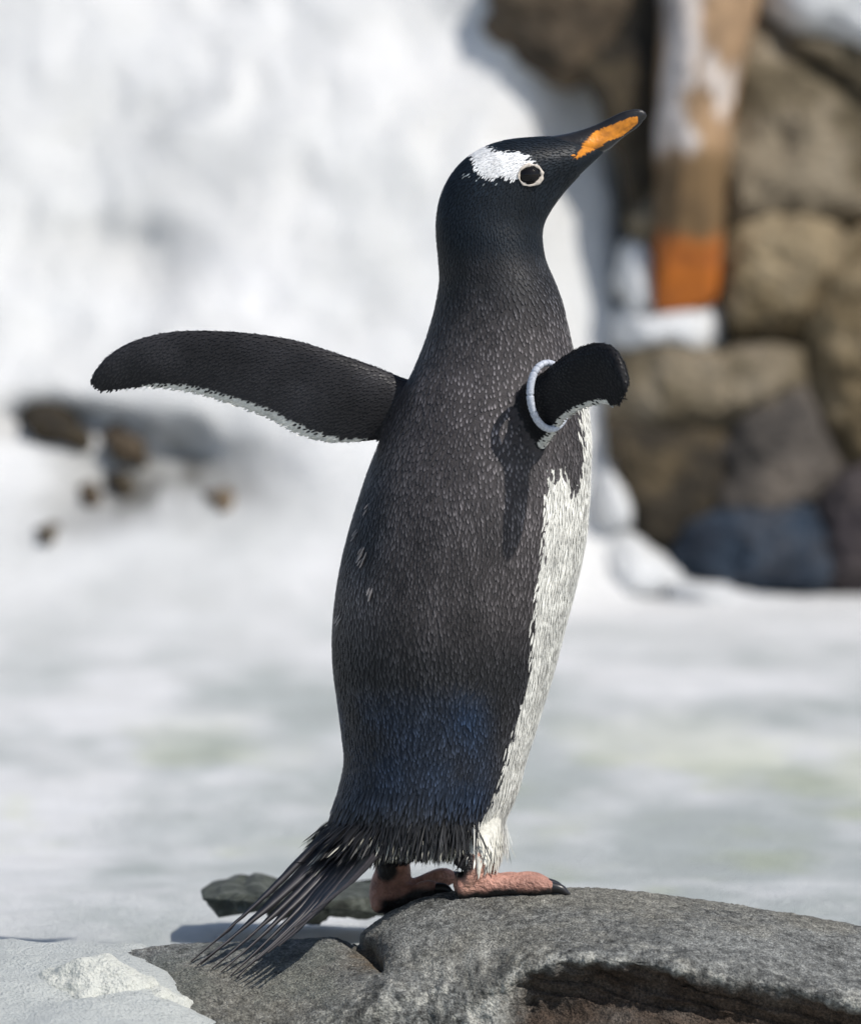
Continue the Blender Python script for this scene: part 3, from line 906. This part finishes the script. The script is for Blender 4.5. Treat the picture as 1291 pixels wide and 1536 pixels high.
def plumage(P, A, jit):
    """returns colour, white mask for points P with source attributes A"""
    n = len(P)
    reg = A[:, 0].astype(int)
    px, py = proj(P)
    cx, hx, hy = body_fold(P)
    ang = np.arctan2((P[:, 1] - Y0) / hy, (P[:, 0] - cx) / hx)
    beta = np.abs((ang - HEAD + np.pi) % (2 * np.pi) - np.pi)
    qx = np.cos(HEAD - beta)
    cpx, _ = proj(np.column_stack([cx, np.full(n, Y0), P[:, 2]]))
    ex = cpx + qx * hx / PXM
    ex = np.where(beta < HEAD, 2000, ex)
    jx = jit[:, 0] * 5; jy = jit[:, 1] * 9
    edge = np.interp(py + jy, white_edge[:, 0], white_edge[:, 1])
    torso = (reg == 0) & (py > 470)
    w = torso & (ex + jx > edge)
    w &= ~inpoly(ex + jx, py + jy, WEDGE)
    head = (reg == 0) & (py < 300)
    w |= head & inpoly(px + jit[:, 0] * 2.0, py + jit[:, 1] * 3.0, HEADPATCH)
    w |= (reg == 3) & ((px > 640) & (px + jx > np.interp(py, [1200, 1215, 1240, 1260, 1272, 1285, 1300], [735, 728, 706, 694, 700, 709, 716])))
    # flippers: pale underside and pale trailing edge
    s, t, sd = A[:, 1], A[:, 2], A[:, 3]
    fl = reg == 1
    w |= fl & (sd > -0.25) & (s + jit[:, 0] * 0.012 > np.where((t > .21) & (t < .73), 0.875, 1.02) + 0.05 * sstep(.60, .74, t) + 0.07 * sstep(.40, .26, t))
    w |= fl & (sd < -0.25) & (t < 0.86 + 0.05 * jit[:, 0]) & (s > 0.10)
    fr = reg == 2
    w |= fr & (sd > -0.2) & (t > 0.14) & (t < 0.66) & (s + jit[:, 0] * 0.02 > 0.90)
    w |= fr & (sd < -0.2) & (t < 0.74 + .04 * jit[:, 0]) & (s > 0.12)
    # dark tones
    nb = fbm(P, 9, 3, 0.5, 501)
    dark = np.tile([0.018, 0.018, 0.0200], (n, 1))
    navy = np.array([0.007, 0.0110, 0.0165])
    brn = np.array([0.052, 0.0465, 0.0475])
    blue = np.array([0.011, 0.038, 0.092])
    kb = ((reg == 0) & (py > 400)) * sstep(410, 520, py) * sstep(1010, 900, py)
    dark = dark * (1 - kb[:, None]) + brn * kb[:, None]
    kh = (reg == 0) * sstep(405, 360, py)
    dark = dark * (1 - kh[:, None]) + navy * kh[:, None]
    kr = (reg == 0) * sstep(1010, 1090, py) * sstep(1235, 1180, py) * np.clip(0.65 + 0.9 * nb, 0, 1) * sstep(760, 690, px)
    dark = dark * (1 - kr[:, None]) + blue * kr[:, None]
    kl = (reg == 0) * sstep(600, 540, px) * sstep(650, 720, py) * sstep(900, 800, py) * 0.6
    dark = dark * (1 - kl[:, None]) + np.array([0.010, 0.017, 0.028]) * kl[:, None]  # cool shade of the left flank, painted into the coat
    kf = ((reg == 1) | (reg == 2))
    dark[kf] = np.array([0.018, 0.0172, 0.019]) * (1 + 1.5 * np.clip(fbm(P, 14, 3, .5, 515)[kf] + 0.15, 0, 1))[:, None]  # flipper sheen painted in as lighter noise patches
    dark[reg == 2] = np.array([0.006, 0.006, 0.0075])  # near flipper painted blacker, as its visible face is in shade
    C = dark * (1 + 0.25 * nb)[:, None]
    wc = np.array([0.66, 0.65, 0.60])
    hw = np.array([0.90, 0.90, 0.90])
    C = np.where(w[:, None], np.where((py < 300)[:, None], hw, wc), C)
    C[w & (reg == 3)] = np.array([0.60, 0.585, 0.52])
    org = (reg == 0) & inpoly(px, py, ORANGE)
    C[org] = np.array([0.58, 0.205, 0.014])
    return C, w, ex

jit0 = np.zeros((nV, 2))
Cb, wb, _ = plumage(BV, BA, jit0)
# skin of the feet
reg = BA[:, 0].astype(int)
bpx, bpy_ = proj(BV)
skin = (reg == 4) | (reg == 5)
zr = np.zeros(nV)
idx = np.where(skin)[0]
for k in idx:
    zr[k] = BV[k, 2] - rock_z(BV[k, 0], BV[k, 1])
nsk = fbm(BV, 60, 4, 0.6, 601); nsk2 = fbm(BV, 22, 3, .6, 611)
pink = np.array([0.44, 0.225, 0.17])
Cs = pink * (1 + 0.35 * nsk + 0.35 * nsk2)[:, None]
pale_ = sstep(0.1, 0.5, nsk2)[:, None] * 0.5
Cs = Cs * (1 - pale_) + np.array([0.58, 0.33, 0.24]) * pale_
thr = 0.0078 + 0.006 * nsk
foot_dark = sstep(0.004, -0.003, zr - thr)  # black soles and ankles, darker lower part of the far foot
foot_dark = np.maximum(foot_dark, sstep(1.15, 0.8, np.sqrt(((bpx - 690) / 24) ** 2 + ((bpy_ - 1292) / 27) ** 2) + 0.25 * nsk) * (reg == 4))
foot_dark = np.maximum(foot_dark, sstep(1.2, 0.8, np.sqrt(((bpx - 580) / 17) ** 2 + ((bpy_ - 1297) / 24) ** 2) + 0.25 * nsk) * (reg == 5))
foot_dark = np.maximum(foot_dark, (reg == 5) * sstep(-3, 8, (bpy_ - 1325) - (bpx - 570) * 0.05 - 22 * sstep(640, 575, bpx) + 6 * nsk) * sstep(566, 580, bpx + 6 * nsk))
Cs = Cs * (1 - foot_dark[:, None]) + np.array([0.017, 0.015, 0.015]) * foot_dark[:, None]
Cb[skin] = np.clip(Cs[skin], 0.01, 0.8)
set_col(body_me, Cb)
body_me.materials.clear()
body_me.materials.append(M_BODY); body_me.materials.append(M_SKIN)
nP = len(body_me.polygons)
tot = np.empty(nP, np.int32); body_me.polygons.foreach_get('loop_total', tot)
ls = np.empty(nP, np.int32); body_me.polygons.foreach_get('loop_start', ls)
lv = np.empty(len(body_me.loops), np.int32); body_me.loops.foreach_get('vertex_index', lv)
body_me.polygons.foreach_set('material_index', skin[lv[ls]].astype(np.int32))
body_me.polygons.foreach_set('use_smooth', np.ones(nP, bool))

root_loc = tuple(np.array([0.5 * (hr[0] + hl[0]), Y0, rock_z(0.5 * (hr[0] + hl[0]), Y0)]))
peng = link('penguin', None, loc=root_loc)
tag(peng, 'black and white penguin with orange beak standing on the boulder, flippers spread', 'penguin')
body = link('body', body_me, None, peng)
body_bvh = BVHTree.FromPolygons([tuple(p) for p in BV.tolist()], [tuple(lv[a:a + b]) for a, b in zip(ls.tolist(), tot.tolist())])

# --- feathers
body_me.calc_loop_triangles()
nT = len(body_me.loop_triangles)
T = np.empty(nT * 3, np.int32); body_me.loop_triangles.foreach_get('vertices', T); T = T.reshape(-1, 3)
e1 = BV[T[:, 1]] - BV[T[:, 0]]; e2 = BV[T[:, 2]] - BV[T[:, 0]]
area = np.linalg.norm(np.cross(e1, e2), axis=1) / 2
T_reg = BA[T[:, 0], 0].astype(int)

def scatter(mask, spacing, over=5.0):
    """blue-noise points on masked triangles; spacing is per triangle"""
    ids = np.where(mask)[0]
    if len(ids) == 0:
        return np.zeros(0, int), np.zeros((0, 3)), np.zeros((0, 3))
    w = area[ids] / spacing[ids] ** 2
    cnt = int(w.sum() * over)
    pick = ids[rng.choice(len(ids), cnt, p=w / w.sum())]
    u = rng.random((cnt, 2)); fl = u.sum(1) > 1; u[fl] = 1 - u[fl]
    P = BV[T[pick, 0]] + e1[pick] * u[:, :1] + e2[pick] * u[:, 1:]
    bc = np.column_stack([1 - u.sum(1), u])
    sp = spacing[pick]
    g = 0.006
    cells = {}
    keep = []
    key = np.floor(P / g).astype(int)
    Pl = P.tolist(); kl = key.tolist(); sl = (sp ** 2).tolist()
    for i in range(cnt):
        x, y, z = Pl[i]; a, b, c = kl[i]; s2 = sl[i]
        ok = True
        for da in (-1, 0, 1):
            for db in (-1, 0, 1):
                for dc in (-1, 0, 1):
                    lst = cells.get((a + da, b + db, c + dc))
                    if lst:
                        for (x2, y2, z2) in lst:
                            if (x - x2) ** 2 + (y - y2) ** 2 + (z - z2) ** 2 < s2:
                                ok = False; break
                    if not ok: break
                if not ok: break
            if not ok: break
        if ok:
            cells.setdefault((a, b, c), []).append((x, y, z))
            keep.append(i)
    keep = np.array(keep, int)
    return T[pick[keep], 0], P[keep], nrm((BNn[T[pick[keep]]] * bc[keep][..., None]).sum(1))

tpx, tpy = proj(BV[T[:, 0]])
t_white = wb[T[:, 0]]
sp = 0.0034 + 0.0009 * np.exp(-(((tpx - 745) / 110) ** 2 + ((tpy - 590) / 150) ** 2))
tor = T_reg == 0
sp = np.where(tor & (tpy < 470), 0.0040 - 0.0016 * sstep(470, 380, tpy), sp)
sp = np.where(tor & (tpy > 740), 0.0033, sp)
sp = np.where(tor & (tpy > 1000), 0.0033, sp)
sp = np.where((T_reg == 1) | (T_reg == 2), 0.0029, sp)
sp = np.where(t_white, 0.0028, sp)
sp = np.where(tor & (tpy < 300), np.where(t_white, 0.0016, 0.0021), sp)
sp = np.where(T_reg == 3, 0.0032, sp)
mask = (T_reg <= 3) & ~(tor & (tpx > 868) & (tpy < 260)) & ~(tor & inpoly(tpx, tpy, ORANGE)) & ~((T_reg == 3) & (tpy > 1301))
vi, FP, FN = scatter(mask, sp, 4.0)
fA = BA[vi]
FD = fA[:, 4:7]
FD = nrm(FD - FN * (FD * FN).sum(1, keepdims=True))
nF = len(FP)
print('feathers', nF)
fpx, fpy = proj(FP)
jt = rng.uniform(-1, 1, (nF, 2)) + 0.9 * fbm(FP, 45, 2, .5, 701)[:, None]
FC, fw, fex = plumage(FP, fA, jt)
freg = fA[:, 0].astype(int)
ftor = freg == 0
Lf = np.full(nF, 0.0095); Wf = np.full(nF, 0.0041); lift = np.full(nF, 0.0003)
hd = ftor & (fpy < 470)
kk = sstep(470, 370, fpy)
Lf = np.where(hd, 0.0095 - 0.0035 * kk, Lf); Wf = np.where(hd, 0.0040 - 0.0018 * kk, Wf); lift = np.where(hd, 0.0003 - 0.0001 * kk, lift)
m_ = ftor & (fpy > 740); Lf[m_] = 0.0105; Wf[m_] = 0.0032
m_ = ftor & (fpy > 1180); Lf[m_] = 0.016; Wf[m_] = 0.0034; lift[m_] = 0.0009
m_ = ftor & (fpy > 1200) & (fpx < 545); Lf[m_] = 0.026; Wf[m_] = 0.0030; lift[m_] = 0.0004
m_ = fw & ftor; Lf[m_] = 0.015; Wf[m_] = 0.0020; lift[m_] = 0.0005
m_ = fw & ftor & (fpy < 300); Lf[m_] = 0.0055; Wf[m_] = 0.0014; lift[m_] = 0.0002
m_ = (freg == 1) | (freg == 2); Lf[m_] = 0.0052; Wf[m_] = 0.0021; lift[m_] = 0.0002
m_ = ((freg == 1) | (freg == 2)) & (fA[:, 1] > 0.86); Lf[m_] = 0.0062; Wf[m_] = 0.0018; lift[m_] = 0.0001
m_ = freg == 3; Lf[m_] = 0.016; Wf[m_] = 0.0021; lift[m_] = 0.0008
# undo length where flippers end
m_ = ((freg == 1) | (freg == 2)) & (fA[:, 2] > 0.93); Lf[m_] *= 0.6
Lf *= rng.uniform(0.8, 1.2, nF); Wf *= rng.uniform(0.85, 1.15, nF); lift *= rng.uniform(0.4, 1.7, nF)
az = rng.normal(0, 0.10, nF) + 0.25 * fbm(FP, 26, 2, .5, 711) * ftor
FS = np.cross(FN, FD)
FD = FD * np.cos(az)[:, None] + FS * np.sin(az)[:, None]
# pale centre of each dark feather, with sun sheen painted in over parts of the back
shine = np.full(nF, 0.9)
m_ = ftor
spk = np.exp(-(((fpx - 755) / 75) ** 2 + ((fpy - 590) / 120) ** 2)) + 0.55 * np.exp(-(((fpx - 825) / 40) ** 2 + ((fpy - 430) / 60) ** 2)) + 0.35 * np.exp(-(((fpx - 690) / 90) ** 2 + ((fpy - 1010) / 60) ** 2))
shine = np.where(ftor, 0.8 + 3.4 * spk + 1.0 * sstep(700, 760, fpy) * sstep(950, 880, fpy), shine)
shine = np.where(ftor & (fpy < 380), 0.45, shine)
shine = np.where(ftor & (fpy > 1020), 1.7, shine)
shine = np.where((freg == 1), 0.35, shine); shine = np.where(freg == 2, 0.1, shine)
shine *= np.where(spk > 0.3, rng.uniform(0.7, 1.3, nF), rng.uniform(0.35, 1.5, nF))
tone = rng.uniform(0.75, 1.3, nF)
# ruffled and flattened patches of the coat, drawn out along the feathers
ruf = fbm(FP * [1, 1, 0.38], 34, 3, 0.6, 721)
tone = np.where(ftor & ~fw, tone * (1 + 0.55 * ruf + 0.35 * fbm(FP, 8, 2, .5, 725)), tone)
az_f = (freg == 1) | (freg == 2)
tone[az_f] = 1 + 0.25 * (tone[az_f] - 1)
# a few loose pale tufts on the left of the back, stray white flecks round the head patch
tuft = (np.exp(-(((fpx - 546) / 7) ** 2 + ((fpy - 826) / 16) ** 2)) + np.exp(-(((fpx - 557) / 6) ** 2 + ((fpy - 880) / 13) ** 2)) + 0.8 * np.exp(-(((fpx - 554) / 4) ** 2 + ((fpy - 757) / 10) ** 2)) + 0.7 * np.exp(-(((fpx - 536) / 6) ** 2 + ((fpy - 795) / 9) ** 2)) + np.exp(-(((fpx - 510) / 8) ** 2 + ((fpy - 922) / 8) ** 2)))
is_tuft = (tuft > 0.55) & ftor & ~fw & (FP[:, 1] < Y0)
FC[is_tuft] = np.array([0.32, 0.28, 0.26]); shine[is_tuft] = 0.3; lift[is_tuft] += 0.003
fleck = ftor & ~fw & (np.hypot((fpx - 725) / 34, (fpy - 268) / 22) < 1) & (rng.random(nF) < 0.22 * np.exp(-((fpy - 262) / 9) ** 2) + 0.02)
FC[fleck] = np.array([0.45, 0.5, 0.52]) * rng.uniform(0.15, 1, (fleck.sum(), 1)); shine[fleck] = 0; Wf[fleck] *= 0.6

def feathers_mesh(P, Nn, D, Ln, Wd, lf, C0, shine, tone, wmask, name, seat=0.0006, soft=0.66, rim=0.72):
    S = np.cross(Nn, D)
    n = len(P)
    rows = [(0.0, 0.30, -seat, 1), (0.50, 1.0, None, 3), (0.82, 0.72, None, 3), (1.0, 0.0, None, 1)]
    V = np.empty((n, 8, 3)); C = np.empty((n, 8, 3))
    def pt(f, w, h):
        return P + D * (Ln * f)[:, None] + S * (Wd * 0.5 * w)[:, None] + Nn * h[:, None]
    h0 = np.full(n, -seat); h1 = 0.0004 + lf * 0.45; h2 = 0.0004 + lf * 0.80; h3 = 0.0003 + lf
    V[:, 0] = pt(0, 0, h0)
    V[:, 1] = pt(.48, -1, h1 * 0.8); V[:, 2] = pt(.5, 0, h1 + Wd * 0.10); V[:, 3] = pt(.48, 1, h1 * 0.8)
    V[:, 4] = pt(.80, -.72, h2 * 0.85); V[:, 5] = pt(.83, 0, h2 + Wd * 0.10); V[:, 6] = pt(.80, .72, h2 * 0.85)
    V[:, 7] = pt(1, 0, h3)
    base = C0 * tone[:, None]
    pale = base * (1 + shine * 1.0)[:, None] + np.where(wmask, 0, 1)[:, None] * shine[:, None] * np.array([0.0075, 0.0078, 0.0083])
    edge = np.where(wmask[:, None], base * 0.95, base * np.broadcast_to(rim, n)[:, None])
    pale = np.where(wmask[:, None], base * 1.06, pale)
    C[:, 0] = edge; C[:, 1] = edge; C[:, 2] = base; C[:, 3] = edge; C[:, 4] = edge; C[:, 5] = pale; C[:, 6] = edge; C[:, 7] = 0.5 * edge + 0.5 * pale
    b = (np.arange(n) * 8)[:, None]
    tri = np.array([[0, 1, 2], [0, 2, 3], [1, 4, 5], [1, 5, 2], [2, 5, 6], [2, 6, 3], [4, 7, 5], [5, 7, 6]])
    Fc = (b[:, :, None] + tri[None]).reshape(-1, 3)
    me = mesh_np(name, V.reshape(-1, 3), Fc)
    # a feather coat scatters light like the body under it: lean the shading normals towards the skin's
    gn = np.empty(n * 24, np.float32); me.vertices.foreach_get('normal', gn); gn = gn.reshape(-1, 3)
    bn = np.repeat(Nn, 8, 0)
    sf = np.repeat(np.broadcast_to(soft, n), 8)[:, None]
    gn = gn * np.where((gn * bn).sum(1, keepdims=True) < 0, -1, 1)
    me.normals_split_custom_set_from_vertices(nrm((1 - sf) * gn + sf * bn).astype(np.float32))
    set_col(me, np.clip(C.reshape(-1, 3), 0.002, 0.9))
    return me
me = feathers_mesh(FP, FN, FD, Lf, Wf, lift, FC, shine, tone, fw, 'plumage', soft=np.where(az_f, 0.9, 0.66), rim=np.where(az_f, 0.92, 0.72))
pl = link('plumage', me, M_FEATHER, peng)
tag(pl, kind='stuff')

# ragged hem of long feathers under the rump and round the near leg
NH = 3200
cand = np.where((T_reg == 0) & (tpy > 1226) & (BNn[T[:, 0], 2] < 0.6))[0]
pk = rng.choice(cand, NH, p=area[cand] / area[cand].sum())
HP = BV[T[pk, 0]]; HN = BNn[T[pk, 0]]
hpx, hpy = proj(HP)
wt = sstep(600, 520, hpx)[:, None]
tdir = nrm(W(300, 1452, Y0 - 0.12) - W(510, 1238, Y0 - 0.012))
HD = nrm(np.array([-0.16, -0.04, -1.0]) + 0.19 * (HP - HP.mean(0)) / 0.12 * np.array([1, 0.6, 0]))
HD = nrm(HD * (1 - wt) + tdir * wt + rng.normal(0, .13, (NH, 3)) * (1 - 0.6 * wt))
HD = nrm(HD - HN * np.clip((HD * HN).sum(1, keepdims=True), None, 0) * 0.9)
hA = BA[T[pk, 0]]
HC, hw_, _ = plumage(HP, hA, rng.uniform(-1, 1, (NH, 2)))
room = np.clip((1293 - hpy) * PXM, 0.008, 0.045) * rng.uniform(0.30, 1.20, NH)
room = room * (1 - wt[:, 0]) + wt[:, 0] * rng.uniform(0.018, 0.045, NH)
HN = np.where((np.abs((HN * HD).sum(1)) > 0.9)[:, None], np.array([0, -1.0, 0]), HN)
HN = nrm(HN - HD * (HN * HD).sum(1, keepdims=True))
pale_h = (rng.random(NH) < 0.26 * (1 - 0.6 * wt[:, 0])) & (hpy > 1240)
HC[pale_h] = [0.38, 0.37, 0.32]
me = feathers_mesh(HP, HN, HD, np.maximum(room, 0.012), rng.uniform(.0009, .0021, NH), rng.uniform(.0002, .0012, NH), HC, rng.uniform(.2, 1.2, NH), rng.uniform(.7, 1.3, NH), hw_ | pale_h, 'rump_fringe')
tag(link('rump_fringe', me, M_FEATHER, peng), kind='stuff')

# --- tail feathers
tails = [((505, 1232), (287, 1452), 0.3), ((514, 1240), (301, 1456), 0.2), ((520, 1246), (296, 1480), 0.25), ((528, 1250), (318, 1484), 0.2), ((535, 1252), (332, 1490), 0.15),
         ((541, 1254), (346, 1480), 0.2), ((546, 1256), (355, 1468), 0.3), ((551, 1258), (370, 1452), 0.3), ((556, 1258), (386, 1440), 0.35), ((561, 1260), (402, 1430), 0.3), ((566, 1262), (418, 1420), 0.5), ((570, 1262), (442, 1392), 1.0), ((575, 1262), (468, 1368), 0.9)]
for k, (a, b, pe) in enumerate(tails):
    f = k / (len(tails) - 1)
    ya = Y0 - 0.012 - 0.035 * f
    yb = Y0 - 0.10 - 0.11 * f
    A = W(a[0], a[1], ya); B = W(b[0], b[1], yb)
    zb = rock_z(B[0], B[1]) + 0.003
    if B[2] < zb:
        B[2] = zb
    n = 22
    u = np.linspace(0, 1, n)
    mid = (A + B) / 2 + np.array([0.006, 0, -0.004 - 0.004 * f])
    C_ = ((1 - u) ** 2)[:, None] * A + (2 * u * (1 - u))[:, None] * mid + (u ** 2)[:, None] * B
    for r in range(n):
        C_[r, 2] = max(C_[r, 2], rock_z(C_[r, 0], C_[r, 1]) + 0.003)
    a_ = nrm(np.gradient(C_, axis=0))
    upv = nrm(np.array([-0.35, -0.85, 0.5]))
    s_ = nrm(np.cross(a_, upv)); n_ = np.cross(s_, a_)
    wd = (0.0030 + 0.0014 * ((k * 7) % 5) / 4) * (0.55 + 0.9 * np.sin(np.clip(u * 1.1 + 0.25, 0, 1) * np.pi) ** 0.8) * (1 - u ** 5) + 0.0003
    cols = [(-1, 0), (-0.22, 0.0008), (0, 0.0017), (0.22, 0.0008), (1, 0), (0, -0.0009)]
    Vt = np.stack([C_ + s_ * (wd * q)[:, None] * (1.0) + n_ * h for q, h in cols], 1)
    # barbs: slightly uneven vane edges
    Vt[:, 0] += s_ * (rng.normal(0, .0004, n))[:, None]; Vt[:, 4] += s_ * (rng.normal(0, .0004, n))[:, None]
    fcs = grid_faces(n, 6, True)
    me = mesh_np('tail_feather', Vt.reshape(-1, 3), fcs)
    dk = np.array([0.019, 0.018, 0.021]); lt = np.array([0.065, 0.06, 0.065]); pl_ = np.array([0.33, 0.31, 0.28])
    edgec = dk * (1 - pe * 0.5) + pl_ * pe * 0.5
    Ct = np.stack([np.tile(dk, (n, 1)), np.tile(dk * 1.3, (n, 1)), np.tile(lt, (n, 1)), np.tile(dk * 1.3, (n, 1)), np.tile(edgec, (n, 1)), np.tile(dk, (n, 1))], 1)
    set_col(me, Ct.reshape(-1, 3))
    link('tail_feather', me, M_TAIL, peng)

# --- beak
beak_st = np.array([
 (800, 208, 899, 231, 0.43), (838, 202.5, 914, 223, 0.48), (864, 197, 924, 214.5, 0.44), (890, 188.5, 933, 207, 0.42), (910, 179, 942, 200, 0.42), (926, 171, 950, 195, 0.43), (940, 166, 957.5, 189, 0.45), (952, 164, 963.5, 182.5, 0.47), (961, 164.5, 967.5, 177, 0.5), (967, 168, 969.5, 173, 0.5)], float)
nb_, na_ = 120, 64
q = cr(beak_st, nb_)
L_ = W(q[:, 0], q[:, 1], Y0); R_ = W(q[:, 2], q[:, 3], Y0)
hb = np.linalg.norm(L_ - R_, axis=1) / 2 * q[:, 4]
P, ct, sn = tube(L_, R_, hb, np.tile([0., 1., 0.], (nb_, 1)), nb_, na_)
bx, by = proj(P)
nbk = fbm(P, 70, 4, .6, 801); nb2 = fbm(P, 220, 3, .6, 811)
# gape groove between the mandibles
gx_ = np.array([838, 862, 880, 900, 925, 945, 968]); gy_ = np.array([250, 238, 226, 213, 196, 184, 174])
gd = by - np.interp(bx, gx_, gy_)
orj = inpoly((bx + 2.2 * nb2).ravel(), (by + 2.5 * nbk).ravel(), ORANGE).reshape(bx.shape)
gap_up = 203 + (bx - 886) * -0.42
P = P - nrm(P - P.mean(1, keepdims=True)) * (0.0006 * np.exp(-((gd - 6) / 1.3) ** 2))[..., None]
VV, f0, f1 = caps(P, nb_, na_)
Cc = np.where(orj[..., None], np.array([0.58, 0.205, 0.014]) * (1 + 0.45 * nbk + 0.4 * nb2)[..., None], np.array([0.014, 0.013, 0.013]) * (1 + 0.6 * nbk)[..., None])
Cc = np.vstack([Cc.reshape(-1, 3), [[.014, .013, .013]] * 2])
me = mesh_np('beak', VV, [grid_faces(nb_, na_, True), np.vstack([f0, f1])])
set_col(me, np.clip(Cc, .006, .9))
link('beak', me, M_BEAK, peng)['label'] = 'black tipped beak with an orange side patch'

# --- eyes with pale rings
def eye(px, py, side):
    o = W(px, py, Y0) + np.array([0, -0.3 * side, 0]); o = Vector(o)
    h = body_bvh.ray_cast(o, Vector((0, side, 0)))
    p = np.array(h[0]); n = np.array(h[1])
    n = nrm(n * 0.7 + np.array([0.1, -side, 0.05]) * 0.6)
    u = nrm(np.cross(n, [0, 0, 1.0])); u = u if u[0] > 0 else -u
    v = nrm(np.cross(u, n)); v = v if v[2] > 0 else -v
    r = 0.0112
    uu = nrm(u + 0.18 * v); vv = nrm(v - 0.18 * u)
    th, ph = np.linspace(0, 2 * np.pi, 40, endpoint=False), np.linspace(0, np.pi, 24)
    T_, P_ = np.meshgrid(th, ph)
    G = p + n * (-0.0038) + r * (np.sin(P_)[..., None] * (np.cos(T_)[..., None] * uu * 1.02 + np.sin(T_)[..., None] * vv * 0.86) + np.cos(P_)[..., None] * n * 0.86)
    me = mesh_np('eye', G.reshape(-1, 3), grid_faces(24, 40, True))
    e = link('eye', me, M_EYE, peng)
    m = 56
    t = np.linspace(0, 2 * np.pi, m, endpoint=False)
    ph2 = np.linspace(0, 2 * np.pi, 14, endpoint=False)
    cen = p + n * 0.0012 + (r * 1.0) * (np.cos(t)[:, None] * uu * 1.03 + np.sin(t)[:, None] * vv * 0.88)
    rad = nrm(cen - p - n * 0.0012)
    rr = 0.00115 * (1 + 0.6 * vnoise(np.column_stack([t * 4, t * 0, t * 0 + side]), 5)) * (1 + 0.35 * np.cos(t + 0.2))
    G = cen[:, None] + rr[:, None, None] * (np.cos(ph2)[None, :, None] * rad[:, None] * 1.25 + 0.7 * np.sin(ph2)[None, :, None] * n)
    q = grid_faces(m + 1, 14, True) % (m * 14)
    me = mesh_np('eye_ring', G.reshape(-1, 3), q)
    link('eye_ring', me, M_EYERING, e, loc=(0, 0, 0))
eye(794, 262, 1)
eye(794, 262, -1)

# --- claws
for c, d_ in CLAWS:
    d_ = nrm(d_)
    pts = [c - d_ * 0.004 + [0, 0, .001], c + d_ * .006 + [0, 0, .0008], c + d_ * .0125 + [0, 0, -.0022], c + d_ * .0165 + [0, 0, -.0058]]
    for p in pts[1:]:
        p[2] = max(p[2], rock_z(p[0], p[1]) + 0.001)
    Vc, Fc = tube_path(pts, [0.0058, 0.0048, 0.003, 0.0006], None, nu=18, na=12)
    link('claw', mesh_np('claw', Vc, Fc), M_CLAW, peng)

# --- beaded band round the near flipper
kb_ = int(0.20 * len(rc))
cB = W(823, 594, -0.070); hB = nrm(rhv[kb_]) * 49 * PXM; nB = rn[kb_] * 0.0215
m = 200
t = np.linspace(0, 2 * np.pi, m, endpoint=False)
path = cB + np.cos(t)[:, None] * hB + np.sin(t)[:, None] * nB
tan_ = nrm(np.roll(path, -1, 0) - np.roll(path, 1, 0))
axd = nrm(np.cross(hB, nB)); side_ = nrm(np.cross(tan_, axd))
arc = np.r_[0, np.cumsum(np.linalg.norm(np.diff(path, axis=0), axis=1))]
beads = 0.70 + 0.30 * np.clip(np.abs(np.sin(arc / arc[-1] * np.pi * 30)) * 4, 0, 1)
ph = np.linspace(0, 2 * np.pi, 14, endpoint=False)
G = path[:, None] + (0.0034 * beads)[:, None, None] * (np.cos(ph)[None, :, None] * side_[:, None] + 1.3 * np.sin(ph)[None, :, None] * axd)
q = grid_faces(m + 1, 14, True) % (m * 14)
link('flipper_band', mesh_np('flipper_band', G.reshape(-1, 3), q), M_BAND, peng)['label'] = 'pale beaded plastic band round the flipper base'
